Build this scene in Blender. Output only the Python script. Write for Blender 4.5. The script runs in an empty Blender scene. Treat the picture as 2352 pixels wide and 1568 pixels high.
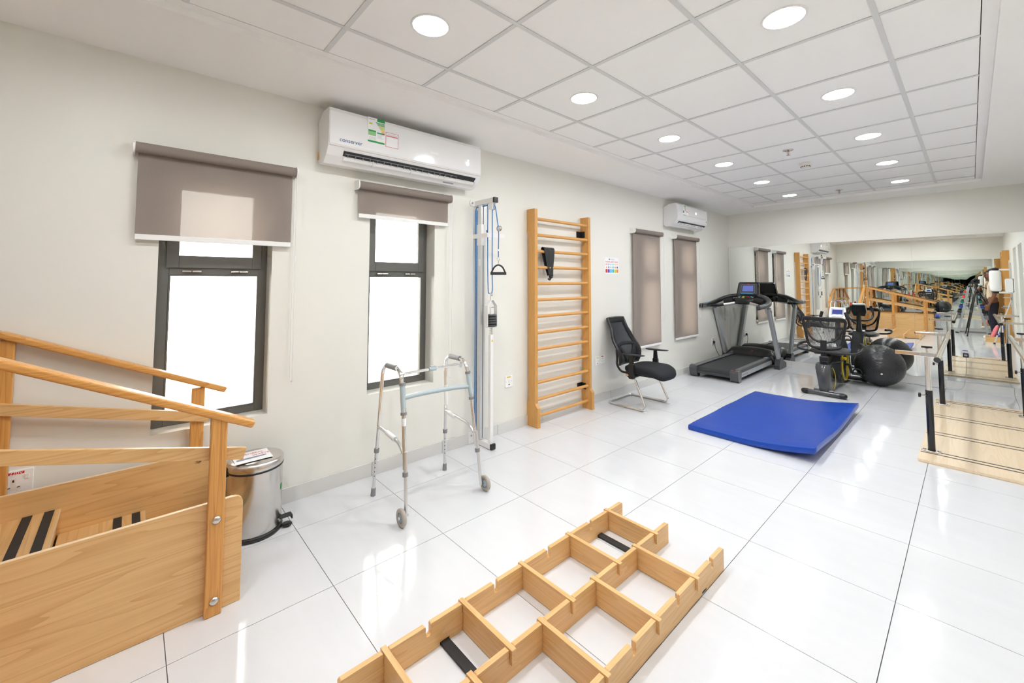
import bpy, math, random
from mathutils import Matrix, Vector

random.seed(7)
S = bpy.context.scene
COL = S.collection

# ------------------------------------------------------------------ camera
FPX, CX, CY = 960.337, 1191.134, 594.444
RW = ((0.679216, 0.733938, 0.000462), (-0.038158, 0.035941, -0.998625), (-0.732946, 0.678265, 0.052417))
CAM = Vector((3.04768, -0.23015, 1.42605))
cd = bpy.data.cameras.new('camera')
cd.sensor_fit = 'HORIZONTAL'; cd.sensor_width = 36.0
cd.lens = 36.0 * FPX / 2352.0
cd.shift_x = (1176.0 - CX) / 2352.0
cd.shift_y = (CY - 784.0) / 2352.0
cd.clip_start = 0.02; cd.clip_end = 200
cam = bpy.data.objects.new('camera', cd); COL.objects.link(cam)
r0, r1, r2 = (Vector(r) for r in RW)
m3 = Matrix((r0, -r1, -r2)).transposed()
cam.matrix_world = Matrix.Translation(CAM) @ m3.to_4x4()
S.camera = cam

# ------------------------------------------------------------------ world, exposure
LAMP = 75.0          # glow of a downlight's diffuser
BEAM = 4.5           # watts of a downlight's downward beam
SPREAD = 3.0
SKY = 9.0
w = bpy.data.worlds.new('world'); S.world = w; w.use_nodes = True
bg = w.node_tree.nodes['Background']
bg.inputs[0].default_value = (1.0, 0.965, 0.91, 1); bg.inputs[1].default_value = SKY
S.view_settings.view_transform = 'Standard'
try: S.view_settings.look = 'None'
except Exception: pass
S.view_settings.gamma = 1.0
S.view_settings.use_curve_mapping = False
S.view_settings.exposure = 0.18
S.cycles.max_bounces = 12
S.cycles.glossy_bounces = 10
S.cycles.diffuse_bounces = 7
S.cycles.transmission_bounces = 6
S.cycles.transparent_max_bounces = 16
S.cycles.caustics_reflective = False
S.cycles.caustics_refractive = False
S.cycles.sample_clamp_indirect = 6.0
S.cycles.use_denoising = True
S.cycles.use_adaptive_sampling = True
S.cycles.adaptive_threshold = 0.14
S.cycles.adaptive_min_samples = 12

# ------------------------------------------------------------------ room constants
XR, YB, YF = 3.68, -1.36, 7.90
ZS, ZC = 2.645, 2.68          # soffit underside, ceiling tile plane
pi = math.pi

# ------------------------------------------------------------------ materials
MATS = {}
def new_mat(name):
    m = bpy.data.materials.new(name); m.use_nodes = True
    MATS[name] = m
    nt = m.node_tree
    return m, nt, nt.nodes['Principled BSDF']

def plain(name, col, rough=0.5, metal=0.0, var=0.0, vscale=8.0, bump=0.0, bscale=60.0, coat=0.0, spec=None):
    m, nt, b = new_mat(name)
    b.inputs['Base Color'].default_value = (*col, 1)
    b.inputs['Roughness'].default_value = rough
    b.inputs['Metallic'].default_value = metal
    if coat: b.inputs['Coat Weight'].default_value = coat; b.inputs['Coat Roughness'].default_value = 0.05
    if spec is not None: b.inputs['Specular IOR Level'].default_value = spec
    tc = nt.nodes.new('ShaderNodeTexCoord')
    n = nt.nodes.new('ShaderNodeTexNoise'); n.inputs['Scale'].default_value = vscale; n.inputs['Detail'].default_value = 3
    nt.links.new(tc.outputs['Object'], n.inputs['Vector'])
    mx = nt.nodes.new('ShaderNodeMix'); mx.data_type = 'RGBA'
    v = max(var, 0.004)
    mx.inputs[6].default_value = (*[max(0, c * (1 - v)) for c in col], 1)
    mx.inputs[7].default_value = (*[min(1, c * (1 + v)) for c in col], 1)
    nt.links.new(n.outputs[0], mx.inputs[0]); nt.links.new(mx.outputs[2], b.inputs['Base Color'])
    if bump:
        n2 = nt.nodes.new('ShaderNodeTexNoise'); n2.inputs['Scale'].default_value = bscale; n2.inputs['Detail'].default_value = 2
        nt.links.new(tc.outputs['Object'], n2.inputs['Vector'])
        bp = nt.nodes.new('ShaderNodeBump'); bp.inputs['Strength'].default_value = bump; bp.inputs['Distance'].default_value = 0.01
        nt.links.new(n2.outputs[0], bp.inputs['Height']); nt.links.new(bp.outputs[0], b.inputs['Normal'])
    return m

def wood(name, light, dark, axis='y', rough=0.35, scale=1.0, rings=True, contrast=0.55):
    """grain runs along the given local axis; each object gets its own offset"""
    m, nt, b = new_mat(name)
    L = nt.links.new; N = nt.nodes.new
    tc = N('ShaderNodeTexCoord'); oi = N('ShaderNodeObjectInfo')
    add = N('ShaderNodeVectorMath'); add.operation = 'ADD'
    mul = N('ShaderNodeVectorMath'); mul.operation = 'SCALE'; mul.inputs['Scale'].default_value = 37.0
    cmb = N('ShaderNodeCombineXYZ')
    for i in range(3): L(oi.outputs['Random'], cmb.inputs[i])
    L(cmb.outputs[0], mul.inputs[0]); L(tc.outputs['Object'], add.inputs[0]); L(mul.outputs[0], add.inputs[1])
    mp = N('ShaderNodeMapping'); L(add.outputs[0], mp.inputs['Vector'])
    sc = [9.0 * scale] * 3; sc['xyz'.index(axis)] = 0.55 * scale
    mp.inputs['Scale'].default_value = sc
    n1 = N('ShaderNodeTexNoise'); n1.inputs['Scale'].default_value = 1.0; n1.inputs['Detail'].default_value = 2; n1.inputs['Roughness'].default_value = 0.5
    L(mp.outputs[0], n1.inputs['Vector'])
    # contour lines of the broad noise give cathedral grain
    fr = N('ShaderNodeMath'); fr.operation = 'MULTIPLY'; fr.inputs[1].default_value = 13.0
    L(n1.outputs[0], fr.inputs[0])
    sn = N('ShaderNodeMath'); sn.operation = 'FRACT'; L(fr.outputs[0], sn.inputs[0])
    pw = N('ShaderNodeMath'); pw.operation = 'POWER'; pw.inputs[1].default_value = 3.0; L(sn.outputs[0], pw.inputs[0])
    mp2 = N('ShaderNodeMapping'); L(add.outputs[0], mp2.inputs['Vector'])
    sc2 = [120.0 * scale] * 3; sc2['xyz'.index(axis)] = 2.2 * scale
    mp2.inputs['Scale'].default_value = sc2
    n2 = N('ShaderNodeTexNoise'); n2.inputs['Scale'].default_value = 1.0; n2.inputs['Detail'].default_value = 2
    L(mp2.outputs[0], n2.inputs['Vector'])
    s1 = N('ShaderNodeMath'); s1.operation = 'MULTIPLY'; s1.inputs[1].default_value = contrast if rings else 0.1; L(pw.outputs[0], s1.inputs[0])
    s2 = N('ShaderNodeMath'); s2.operation = 'MULTIPLY_ADD'; s2.inputs[1].default_value = 0.9; s2.inputs[2].default_value = -0.30
    L(n2.outputs[0], s2.inputs[0])
    s3 = N('ShaderNodeMath'); s3.operation = 'ADD'; s3.use_clamp = True; L(s1.outputs[0], s3.inputs[0]); L(s2.outputs[0], s3.inputs[1])
    mx = N('ShaderNodeMix'); mx.data_type = 'RGBA'
    mx.inputs[6].default_value = (*light, 1); mx.inputs[7].default_value = (*dark, 1)
    L(s3.outputs[0], mx.inputs[0]); L(mx.outputs[2], b.inputs['Base Color'])
    b.inputs['Roughness'].default_value = rough
    return m

def emit(name, col, strength):
    m, nt, b = new_mat(name)
    b.inputs['Base Color'].default_value = (*col, 1)
    b.inputs['Emission Color'].default_value = (*col, 1)
    b.inputs['Emission Strength'].default_value = strength
    return m

def fabric_blind(name, col, trans, openness):
    m, nt, b = new_mat(name)
    L = nt.links.new; N = nt.nodes.new
    out = nt.nodes['Material Output']; nt.nodes.remove(b)
    tc = N('ShaderNodeTexCoord')
    wv = N('ShaderNodeTexWave'); wv.inputs['Scale'].default_value = 90; wv.bands_direction = 'Z'
    wv2 = N('ShaderNodeTexWave'); wv2.inputs['Scale'].default_value = 90; wv2.bands_direction = 'Y'
    L(tc.outputs['Object'], wv.inputs['Vector']); L(tc.outputs['Object'], wv2.inputs['Vector'])
    ad = N('ShaderNodeMath'); ad.operation = 'MULTIPLY'; L(wv.outputs[1], ad.inputs[0]); L(wv2.outputs[1], ad.inputs[1])
    mx = N('ShaderNodeMix'); mx.data_type = 'RGBA'
    mx.inputs[6].default_value = (*[c * .86 for c in col], 1); mx.inputs[7].default_value = (*[c * 1.14 for c in col], 1)
    L(ad.outputs[0], mx.inputs[0])
    d = N('ShaderNodeBsdfDiffuse'); t = N('ShaderNodeBsdfTranslucent'); tr = N('ShaderNodeBsdfTransparent')
    L(mx.outputs[2], d.inputs[0]); t.inputs[0].default_value = (*trans, 1)
    m1 = N('ShaderNodeMixShader'); m1.inputs[0].default_value = 0.13; L(d.outputs[0], m1.inputs[1]); L(t.outputs[0], m1.inputs[2])
    m2 = N('ShaderNodeMixShader'); m2.inputs[0].default_value = openness; L(m1.outputs[0], m2.inputs[1]); L(tr.outputs[0], m2.inputs[2])
    L(m2.outputs[0], out.inputs[0])
    return m

def see_through(name, col, fac, rough=0.4):
    """fine woven mesh: part of the light passes between the threads"""
    m, nt, b = new_mat(name)
    L = nt.links.new; N = nt.nodes.new
    b.inputs['Base Color'].default_value = (*col, 1); b.inputs['Roughness'].default_value = rough
    tr = N('ShaderNodeBsdfTransparent'); mx = N('ShaderNodeMixShader'); mx.inputs[0].default_value = fac
    out = nt.nodes['Material Output']
    L(b.outputs[0], mx.inputs[1]); L(tr.outputs[0], mx.inputs[2]); L(mx.outputs[0], out.inputs[0])
    return m

def mirror_mat(name, col, wav=0.0):
    m, nt, b = new_mat(name)
    b.inputs['Base Color'].default_value = (*col, 1); b.inputs['Metallic'].default_value = 1; b.inputs['Roughness'].default_value = 0.0
    if wav:
        tc = nt.nodes.new('ShaderNodeTexCoord'); n = nt.nodes.new('ShaderNodeTexNoise'); n.inputs['Scale'].default_value = 1.6; n.inputs['Detail'].default_value = 0
        nt.links.new(tc.outputs['Object'], n.inputs['Vector'])
        bp = nt.nodes.new('ShaderNodeBump'); bp.inputs['Strength'].default_value = 1.0; bp.inputs['Distance'].default_value = wav
        nt.links.new(n.outputs[0], bp.inputs['Height']); nt.links.new(bp.outputs[0], b.inputs['Normal'])
    return m

def glass_mat(name):
    m, nt, b = new_mat(name)
    L = nt.links.new; N = nt.nodes.new
    tr = N('ShaderNodeBsdfTransparent'); gl = N('ShaderNodeBsdfGlossy'); gl.inputs['Roughness'].default_value = 0.02
    tr.inputs[0].default_value = (0.97, 0.98, 0.97, 1)
    fr = N('ShaderNodeFresnel'); fr.inputs[0].default_value = 1.45
    mx = N('ShaderNodeMixShader'); out = nt.nodes['Material Output']
    L(fr.outputs[0], mx.inputs[0]); L(tr.outputs[0], mx.inputs[1]); L(gl.outputs[0], mx.inputs[2]); L(mx.outputs[0], out.inputs[0])
    nt.nodes.remove(b)
    return m

def tile_mat(name, col):
    m, nt, b = new_mat(name)
    L = nt.links.new; N = nt.nodes.new
    tc = N('ShaderNodeTexCoord'); oi = N('ShaderNodeObjectInfo')
    mp = N('ShaderNodeMapping'); mp.inputs['Scale'].default_value = (1.2, 5.0, 1)
    cmb = N('ShaderNodeCombineXYZ')
    sc = N('ShaderNodeMath'); sc.operation = 'MULTIPLY'; sc.inputs[1].default_value = 50; L(oi.outputs['Random'], sc.inputs[0])
    for i in range(3): L(sc.outputs[0], cmb.inputs[i])
    L(cmb.outputs[0], mp.inputs['Location']); L(tc.outputs['Object'], mp.inputs['Vector'])
    n = N('ShaderNodeTexNoise'); n.inputs['Scale'].default_value = 2.5; n.inputs['Detail'].default_value = 4; n.inputs['Distortion'].default_value = 0.6
    L(mp.outputs[0], n.inputs['Vector'])
    mx = N('ShaderNodeMix'); mx.data_type = 'RGBA'
    mx.inputs[6].default_value = (*[c * .955 for c in col], 1); mx.inputs[7].default_value = (*[min(1, c * 1.03) for c in col], 1)
    L(n.outputs[0], mx.inputs[0]); L(mx.outputs[2], b.inputs['Base Color'])
    b.inputs['Roughness'].default_value = 0.09; b.inputs['IOR'].default_value = 1.52
    return m

WALLC = (0.79, 0.783, 0.725)
M = {}
M['wall'] = plain('wall_paint', WALLC, 0.42, var=0.012, vscale=1.5)
M['soffit'] = plain('soffit_paint', (0.93, 0.92, 0.905), 0.6, var=0.01, vscale=2)
M['ctile'] = plain('ceiling_tile_white', (0.94, 0.94, 0.93), 0.75, var=0.012, vscale=40)
M['tbar'] = plain('ceiling_grid_white', (0.70, 0.71, 0.71), 0.5)
M['tile'] = tile_mat('polished_floor_tile', (0.70, 0.715, 0.74))
M['grout'] = plain('dark_grout', (0.16, 0.16, 0.17), 0.85)
M['skirt'] = plain('skirting_tile', (0.66, 0.655, 0.635), 0.22, var=0.02, vscale=4)
M['mirror'] = mirror_mat('mirror_silver', (0.90, 0.925, 0.905), 0.0)
M['mirror_wavy'] = mirror_mat('mirror_silver_wavy', (0.88, 0.91, 0.88), 0.0014)
M['glass'] = glass_mat('window_glass')
M['frame'] = plain('dark_bronze_aluminium', (0.15, 0.15, 0.138), 0.38, metal=0.35, var=0.05)
M['blind'] = fabric_blind('taupe_blind_fabric', (0.33, 0.285, 0.255), (0.62, 0.49, 0.42), 0.034)
M['white'] = plain('white_plastic', (0.86, 0.86, 0.85), 0.28)
M['offwhite'] = plain('warm_white_plastic', (0.80, 0.77, 0.72), 0.32)
M['white_gloss'] = plain('glossy_white_plastic', (0.84, 0.84, 0.845), 0.1, coat=0.3)
M['wmetal'] = plain('white_powder_coat', (0.83, 0.825, 0.81), 0.3)
M['alu'] = plain('brushed_aluminium', (0.72, 0.73, 0.74), 0.3, metal=1.0, var=0.04, vscale=30)
M['chrome'] = plain('chrome', (0.86, 0.85, 0.83), 0.09, metal=1.0)
M['steel'] = plain('brushed_steel', (0.66, 0.64, 0.61), 0.24, metal=1.0, var=0.05, vscale=25)
M['silver'] = plain('silver_grey_paint', (0.50, 0.525, 0.54), 0.32, metal=0.4)
M['black'] = plain('black_plastic', (0.013, 0.013, 0.014), 0.32)
M['blackgloss'] = plain('glossy_black_plastic', (0.010, 0.010, 0.012), 0.12, coat=0.4)
M['rubber'] = plain('black_rubber', (0.02, 0.02, 0.021), 0.6, var=0.2, vscale=120)
M['darkgrey'] = plain('dark_grey_plastic', (0.05, 0.052, 0.056), 0.3)
M['midgrey'] = plain('charcoal_grey_plastic', (0.060, 0.062, 0.067), 0.18, coat=0.3)
M['grey'] = plain('grey_rubber', (0.24, 0.24, 0.245), 0.55)
M['bluegrey'] = plain('blue_grey_plastic', (0.42, 0.50, 0.53), 0.35)
M['tyre'] = plain('beige_grey_tyre', (0.44, 0.40, 0.35), 0.5)
M['hub'] = plain('pale_blue_hub', (0.38, 0.47, 0.56), 0.35)
M['rope'] = plain('blue_cord', (0.01, 0.20, 0.55), 0.55)
M['matblue'] = plain('blue_vinyl', (0.002, 0.055, 0.40), 0.30, var=0.10, vscale=3, bump=0.06, bscale=14)
M['ball'] = plain('dark_grey_ball_vinyl', (0.045, 0.046, 0.05), 0.30, var=0.06)
M['fabric'] = plain('black_seat_fabric', (0.008, 0.009, 0.012), 0.85, bump=0.15, bscale=400)
M['net'] = see_through('black_chair_mesh', (0.012, 0.017, 0.022), 0.22, 0.6)
M['netgrey'] = see_through('grey_bike_mesh', (0.10, 0.10, 0.10), 0.62, 0.6)
M['belt'] = plain('treadmill_belt', (0.026, 0.028, 0.031), 0.5, var=0.1, vscale=200)
M['yellow'] = plain('yellow_plastic', (0.80, 0.58, 0.02), 0.35)
M['red'] = plain('red_print', (0.62, 0.02, 0.025), 0.4)
M['redprint2'] = plain('faded_red_print', (0.70, 0.12, 0.13), 0.5)
M['cone'] = plain('red_orange_cone', (0.78, 0.035, 0.012), 0.4)
M['green'] = plain('green_print', (0.03, 0.33, 0.08), 0.4)
M['lgreen'] = plain('light_green_print', (0.28, 0.55, 0.25), 0.4)
M['lime'] = plain('lime_print', (0.55, 0.62, 0.02), 0.4)
M['orange'] = plain('orange_print', (0.80, 0.27, 0.01), 0.4)
M['blueprint'] = plain('blue_print', (0.0, 0.10, 0.30), 0.4)
M['cyan'] = plain('cyan_trim', (0.0, 0.36, 0.68), 0.3)
M['purple'] = plain('purple_print', (0.10, 0.03, 0.35), 0.5)
M['skyblue'] = plain('sky_blue_print', (0.10, 0.50, 0.88), 0.5)
M['teal'] = plain('teal_print', (0.05, 0.50, 0.55), 0.5)
M['paper'] = plain('white_paper', (0.86, 0.86, 0.87), 0.6)
M['greyprint'] = plain('grey_print', (0.35, 0.36, 0.40), 0.6)
M['slate'] = plain('slate_grey_print', (0.20, 0.23, 0.30), 0.5)
M['lamp'] = emit('led_diffuser', (0.97, 0.985, 1.0), LAMP)
M['lcd'] = emit('blue_lcd', (0.10, 0.13, 0.42), 0.35)
M['lcd2'] = emit('dark_blue_lcd', (0.004, 0.015, 0.20), 0.2)
M['led'] = emit('white_led', (1, 1, 1), 3.0)
PINE_L, PINE_D = (0.70, 0.36, 0.10), (0.47, 0.18, 0.035)
LAM_L, LAM_D = (0.74, 0.48, 0.215), (0.56, 0.31, 0.11)
BEE_L, BEE_D = (0.76, 0.49, 0.22), (0.58, 0.33, 0.125)
for a in 'xyz':
    M['pine_' + a] = wood('orange_pine_' + a, PINE_L, PINE_D, a, 0.3, 1.6)
    M['lam_' + a] = wood('beech_laminate_' + a, LAM_L, LAM_D, a, 0.38, 0.9, contrast=0.6)
    M['beech_' + a] = wood('varnished_beech_' + a, BEE_L, BEE_D, a, 0.33, 1.3, contrast=0.5)
    M['bars_' + a] = wood('honey_beech_' + a, (0.66, 0.35, 0.10), (0.54, 0.25, 0.06), a, 0.32, 1.2, contrast=0.4)
M['plat_x'] = wood('pale_laminate', (0.84, 0.69, 0.49), (0.76, 0.58, 0.38), 'y', 0.2, 0.6, contrast=0.4)
M['edge'] = plain('pale_board_edge', (0.80, 0.62, 0.40), 0.5)
M['skin'] = plain('brown_skin', (0.20, 0.085, 0.045), 0.5)
M['shirt'] = plain('cream_cotton', (0.72, 0.60, 0.44), 0.85)
M['trouser'] = plain('navy_cotton', (0.012, 0.014, 0.028), 0.85)
M['pink'] = plain('pink_foam', (0.80, 0.20, 0.24), 0.55)
M['hair'] = plain('black_hair', (0.006, 0.005, 0.005), 0.6)
M['doorgrey'] = plain('pale_grey_door', (0.50, 0.50, 0.47), 0.45)
M['ground'] = plain('pale_concrete', (0.55, 0.53, 0.50), 0.9, var=0.08)
M['dbblue'] = plain('blue_neoprene', (0.01, 0.06, 0.33), 0.6)
M['dbgreen'] = plain('green_neoprene', (0.0, 0.17, 0.11), 0.6)
M['dblight'] = plain('light_blue_neoprene', (0.16, 0.45, 0.62), 0.6)

# ------------------------------------------------------------------ mesh helpers
W = {}      # object -> world matrix of its root
def frame(loc=(0, 0, 0), rz=0.0):
    return Matrix.Translation(Vector(loc)) @ Matrix.Rotation(rz, 4, 'Z')

class MB:
    def __init__(s): s.v = []; s.f = []; s.sm = []
    def add(s, vs, fs, smooth=False):
        o = len(s.v); s.v += [tuple(v) for v in vs]
        for f in fs: s.f.append(tuple(i + o for i in f)); s.sm.append(smooth)
        return s
    def box(s, x0, y0, z0, x1, y1, z1):
        x0, x1 = min(x0, x1), max(x0, x1); y0, y1 = min(y0, y1), max(y0, y1); z0, z1 = min(z0, z1), max(z0, z1)
        v = [(x0, y0, z0), (x1, y0, z0), (x1, y1, z0), (x0, y1, z0), (x0, y0, z1), (x1, y0, z1), (x1, y1, z1), (x0, y1, z1)]
        return s.add(v, [(0, 3, 2, 1), (4, 5, 6, 7), (0, 1, 5, 4), (1, 2, 6, 5), (2, 3, 7, 6), (3, 0, 4, 7)])
    def beam(s, a, b, wid, hgt, up=(0, 0, 1)):
        a, b = Vector(a), Vector(b); d = (b - a).normalized(); u = Vector(up)
        sd = d.cross(u).normalized(); u = sd.cross(d).normalized()
        v = []
        for p in (a, b):
            for q, t in ((-1, -1), (1, -1), (1, 1), (-1, 1)):
                v.append(p + sd * (q * wid / 2) + u * (t * hgt / 2))
        return s.add(v, [(0, 1, 2, 3), (7, 6, 5, 4), (0, 4, 5, 1), (1, 5, 6, 2), (2, 6, 7, 3), (3, 7, 4, 0)])
    def prism(s, poly, ax, a0, a1, smooth_sides=False):
        def mk(p, a):
            return {'x': (a, p[0], p[1]), 'y': (p[0], a, p[1]), 'z': (p[0], p[1], a)}[ax]
        n = len(poly)
        s.add([mk(p, a0) for p in poly] + [mk(p, a1) for p in poly], [tuple(range(n - 1, -1, -1)), tuple(range(n, 2 * n))])
        vs = [mk(p, a0) for p in poly] + [mk(p, a1) for p in poly]
        return s.add(vs, [(i, (i + 1) % n, n + (i + 1) % n, n + i) for i in range(n)], smooth_sides)
    def tube(s, pts, r, n=12, closed=False, caps=True):
        P = [Vector(p) for p in pts]; k = len(P)
        R = r if isinstance(r, (list, tuple)) else [r] * k
        T = []
        for i in range(k):
            if closed: t = P[(i + 1) % k] - P[i - 1]
            else: t = P[min(i + 1, k - 1)] - P[max(i - 1, 0)]
            T.append(t.normalized() if t.length > 1e-9 else Vector((0, 0, 1)))
        ref = Vector((0, 0, 1)) if abs(T[0].z) < 0.9 else Vector((1, 0, 0))
        u = T[0].cross(ref).normalized(); rings = []; U = []
        for i in range(k):
            u = (u - T[i] * u.dot(T[i]))
            u = u.normalized() if u.length > 1e-6 else T[i].orthogonal().normalized()
            U.append(u.copy()); vv = T[i].cross(u)
            rings.append([P[i] + (u * math.cos(2 * pi * j / n) + vv * math.sin(2 * pi * j / n)) * R[i] for j in range(n)])
        vs = [q for rg in rings for q in rg]; fs = []
        for i in range(k if closed else k - 1):
            a, b = i * n, ((i + 1) % k) * n
            for j in range(n): fs.append((a + j, a + (j + 1) % n, b + (j + 1) % n, b + j))
        s.add(vs, fs, True)
        if caps and not closed:
            s.add(rings[0], [tuple(range(n - 1, -1, -1))]); s.add(rings[-1], [tuple(range(n))])
        return s
    def lathe(s, prof, c=(0, 0, 0), ax='z', n=28, smooth=True, caps=True):
        vs = []; k = len(prof)
        for (r, h) in prof:
            for j in range(n):
                a = 2 * pi * j / n; x, y = r * math.cos(a), r * math.sin(a)
                p = {'z': (x, y, h), 'y': (x, h, -y), 'x': (h, x, y)}[ax]
                vs.append((c[0] + p[0], c[1] + p[1], c[2] + p[2]))
        fs = []
        for i in range(k - 1):
            for j in range(n): fs.append((i * n + j, i * n + (j + 1) % n, (i + 1) * n + (j + 1) % n, (i + 1) * n + j))
        s.add(vs, fs, smooth)
        if caps and prof[0][0] > 1e-6: s.add(vs[:n], [tuple(range(n - 1, -1, -1))])
        if caps and prof[-1][0] > 1e-6: s.add(vs[-n:], [tuple(range(n))])
        return s
    def disc(s, c, r, d, ax='z', n=24):          # solid short cylinder centred on c
        return s.lathe([(r, -d / 2), (r, d / 2)], c, ax, n)
    def sphere(s, c, r, n=32, m=18, sc=(1, 1, 1)):
        vs = []; fs = []
        for i in range(m + 1):
            t = pi * i / m
            for j in range(n):
                a = 2 * pi * j / n
                vs.append((c[0] + sc[0] * r * math.sin(t) * math.cos(a), c[1] + sc[1] * r * math.sin(t) * math.sin(a), c[2] - sc[2] * r * math.cos(t)))
        for i in range(m):
            for j in range(n): fs.append((i * n + j, i * n + (j + 1) % n, (i + 1) * n + (j + 1) % n, (i + 1) * n + j))
        return s.add(vs, fs, True)
    def loft(s, rings, smooth=True, caps=True):
        n = len(rings[0]); vs = [p for r in rings for p in r]; fs = []
        for i in range(len(rings) - 1):
            for j in range(n): fs.append((i * n + j, i * n + (j + 1) % n, (i + 1) * n + (j + 1) % n, (i + 1) * n + j))
        s.add(vs, fs, smooth)
        if caps: s.add(rings[0], [tuple(range(n - 1, -1, -1))]); s.add(rings[-1], [tuple(range(n))])
        return s
    def grid(s, P, smooth=True, closed_u=False):
        a, b = len(P), len(P[0]); vs = [p for r in P for p in r]; fs = []
        for i in range(a - 1):
            for j in range(b - 1): fs.append((i * b + j, i * b + j + 1, (i + 1) * b + j + 1, (i + 1) * b + j))
        return s.add(vs, fs, smooth)
    def xf(s, mat):
        s.v = [tuple(mat @ Vector(p)) for p in s.v]; return s

def finish(o, bevel=0.0, seg=2, solid=0.0, sub=0):
    if solid:
        md = o.modifiers.new('solid', 'SOLIDIFY'); md.thickness = solid; md.offset = 0
    if bevel:
        md = o.modifiers.new('bevel', 'BEVEL'); md.width = bevel; md.segments = seg; md.limit_method = 'ANGLE'; md.angle_limit = 0.7
        md.harden_normals = False
    if sub:
        md = o.modifiers.new('sub', 'SUBSURF'); md.levels = sub; md.render_levels = sub
    return o

def part(name, mb, mat, parent=None, bevel=0.0, seg=2, solid=0.0, sub=0, label=None, kind=None, world=False):
    """mesh object; coordinates are in the frame of the thing it belongs to"""
    me = bpy.data.meshes.new(name); vs = mb.v
    if world and parent is not None:
        inv = W[parent].inverted(); vs = [tuple(inv @ Vector(p)) for p in vs]
    me.from_pydata(vs, [], mb.f); me.validate()
    me.polygons.foreach_set('use_smooth', mb.sm[:len(me.polygons)] if len(mb.sm) == len(me.polygons) else [False] * len(me.polygons))
    me.materials.append(M[mat] if isinstance(mat, str) else mat)
    me.update()
    o = bpy.data.objects.new(name, me); COL.objects.link(o)
    if parent is not None: o.parent = parent; W[o] = W[parent]
    else: W[o] = Matrix.Identity(4)
    if label: o['label'] = label
    if kind: o['kind'] = kind
    return finish(o, bevel, seg, solid, sub)

def thing(name, label, cat, loc=(0, 0, 0), rz=0.0, group=None, kind=None):
    o = bpy.data.objects.new(name, None); COL.objects.link(o)
    o.location = loc; o.rotation_euler = (0, 0, rz); o.empty_display_size = 0.1
    if label: o['label'] = label
    if cat: o['category'] = cat
    if group: o['group'] = group
    if kind: o['kind'] = kind
    W[o] = frame(loc, rz)
    return o

def tag(o, label, cat, group=None):
    o['label'] = label; o['category'] = cat
    if group: o['group'] = group
    return o

def struct(name, mb, mat, bevel=0.0):
    o = part(name, mb, mat, None, bevel); o['kind'] = 'structure'; return o

def copy_tree(o, parent=None):
    c = o.copy(); COL.objects.link(c)
    if parent is not None: c.parent = parent
    for ch in [x for x in o.children]: copy_tree(ch, c)
    return c

def text(name, body, size, mat, parent, mtx, depth=0.0004, align='CENTER'):
    cu = bpy.data.curves.new(name, 'FONT'); cu.body = body; cu.size = size; cu.extrude = depth
    cu.align_x = align; cu.align_y = 'CENTER'; cu.resolution_u = 3
    tmp = bpy.data.objects.new(name + '_outline', cu); COL.objects.link(tmp)
    dg = bpy.context.evaluated_depsgraph_get()
    me = bpy.data.meshes.new_from_object(tmp.evaluated_get(dg), depsgraph=dg)
    bpy.data.objects.remove(tmp); bpy.data.curves.remove(cu)
    me.name = name; me.materials.clear(); me.materials.append(M[mat])
    me.transform(W[parent].inverted() @ mtx)
    o = bpy.data.objects.new(name, me); COL.objects.link(o); o.parent = parent
    W[o] = W[parent]
    return o

# text lying on a wall plane x = const, facing +x, reading along +y
def wall_text_mtx(x, y, z, tilt=0.0):
    return Matrix.Translation((x, y, z)) @ Matrix(((0, 0, 1, 0), (1, 0, 0, 0), (0, 1, 0, 0), (0, 0, 0, 1)))

def cr(P, n=6, closed=False):
    """Catmull-Rom through points"""
    P = [Vector(p) for p in P]; k = len(P); out = []
    rng = range(k) if closed else range(k - 1)
    for i in rng:
        if closed: p0, p1, p2, p3 = P[i - 1], P[i], P[(i + 1) % k], P[(i + 2) % k]
        else: p0, p1, p2, p3 = P[max(i - 1, 0)], P[i], P[i + 1], P[min(i + 2, k - 1)]
        for j in range(n):
            t = j / n
            out.append(0.5 * ((2 * p1) + (p2 - p0) * t + (2 * p0 - 5 * p1 + 4 * p2 - p3) * t * t + (3 * p1 - p0 - 3 * p2 + p3) * t ** 3))
    if not closed: out.append(P[-1])
    return out

def bend(P, r, n=5):
    """polyline with rounded corners of radius r"""
    P = [Vector(p) for p in P]; out = [P[0]]
    for i in range(1, len(P) - 1):
        a, b, c = P[i - 1], P[i], P[i + 1]
        d1, d2 = (a - b), (c - b); q = min(r, d1.length * .48, d2.length * .48)
        s, e = b + d1.normalized() * q, b + d2.normalized() * q
        for j in range(n + 1):
            t = j / n; out.append(s * (1 - t) ** 2 + b * 2 * t * (1 - t) + e * t * t)
    out.append(P[-1]); return out

def rrect(x0, y0, x1, y1, r, n=4, corners=(1, 1, 1, 1)):
    """rounded rectangle polygon, counter-clockwise from lower left"""
    out = []
    for (cx, cy, a0, on, px, py) in ((x0 + r, y0 + r, pi, corners[0], x0, y0), (x1 - r, y0 + r, 1.5 * pi, corners[1], x1, y0),
                             (x1 - r, y1 - r, 0, corners[2], x1, y1), (x0 + r, y1 - r, .5 * pi, corners[3], x0, y1)):
        if on: out += [(cx + r * math.cos(a0 + .5 * pi * j / n), cy + r * math.sin(a0 + .5 * pi * j / n)) for j in range(n + 1)]
        else: out.append((px, py))
    return out

def off(p0, x):
    """a point measured on the wall plane x=0 moved along the sight line to the plane x"""
    k = 1 - x / CAM.x
    return (x, CAM.y + (p0[0] - CAM.y) * k, CAM.z + (p0[1] - CAM.z) * k)

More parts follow.
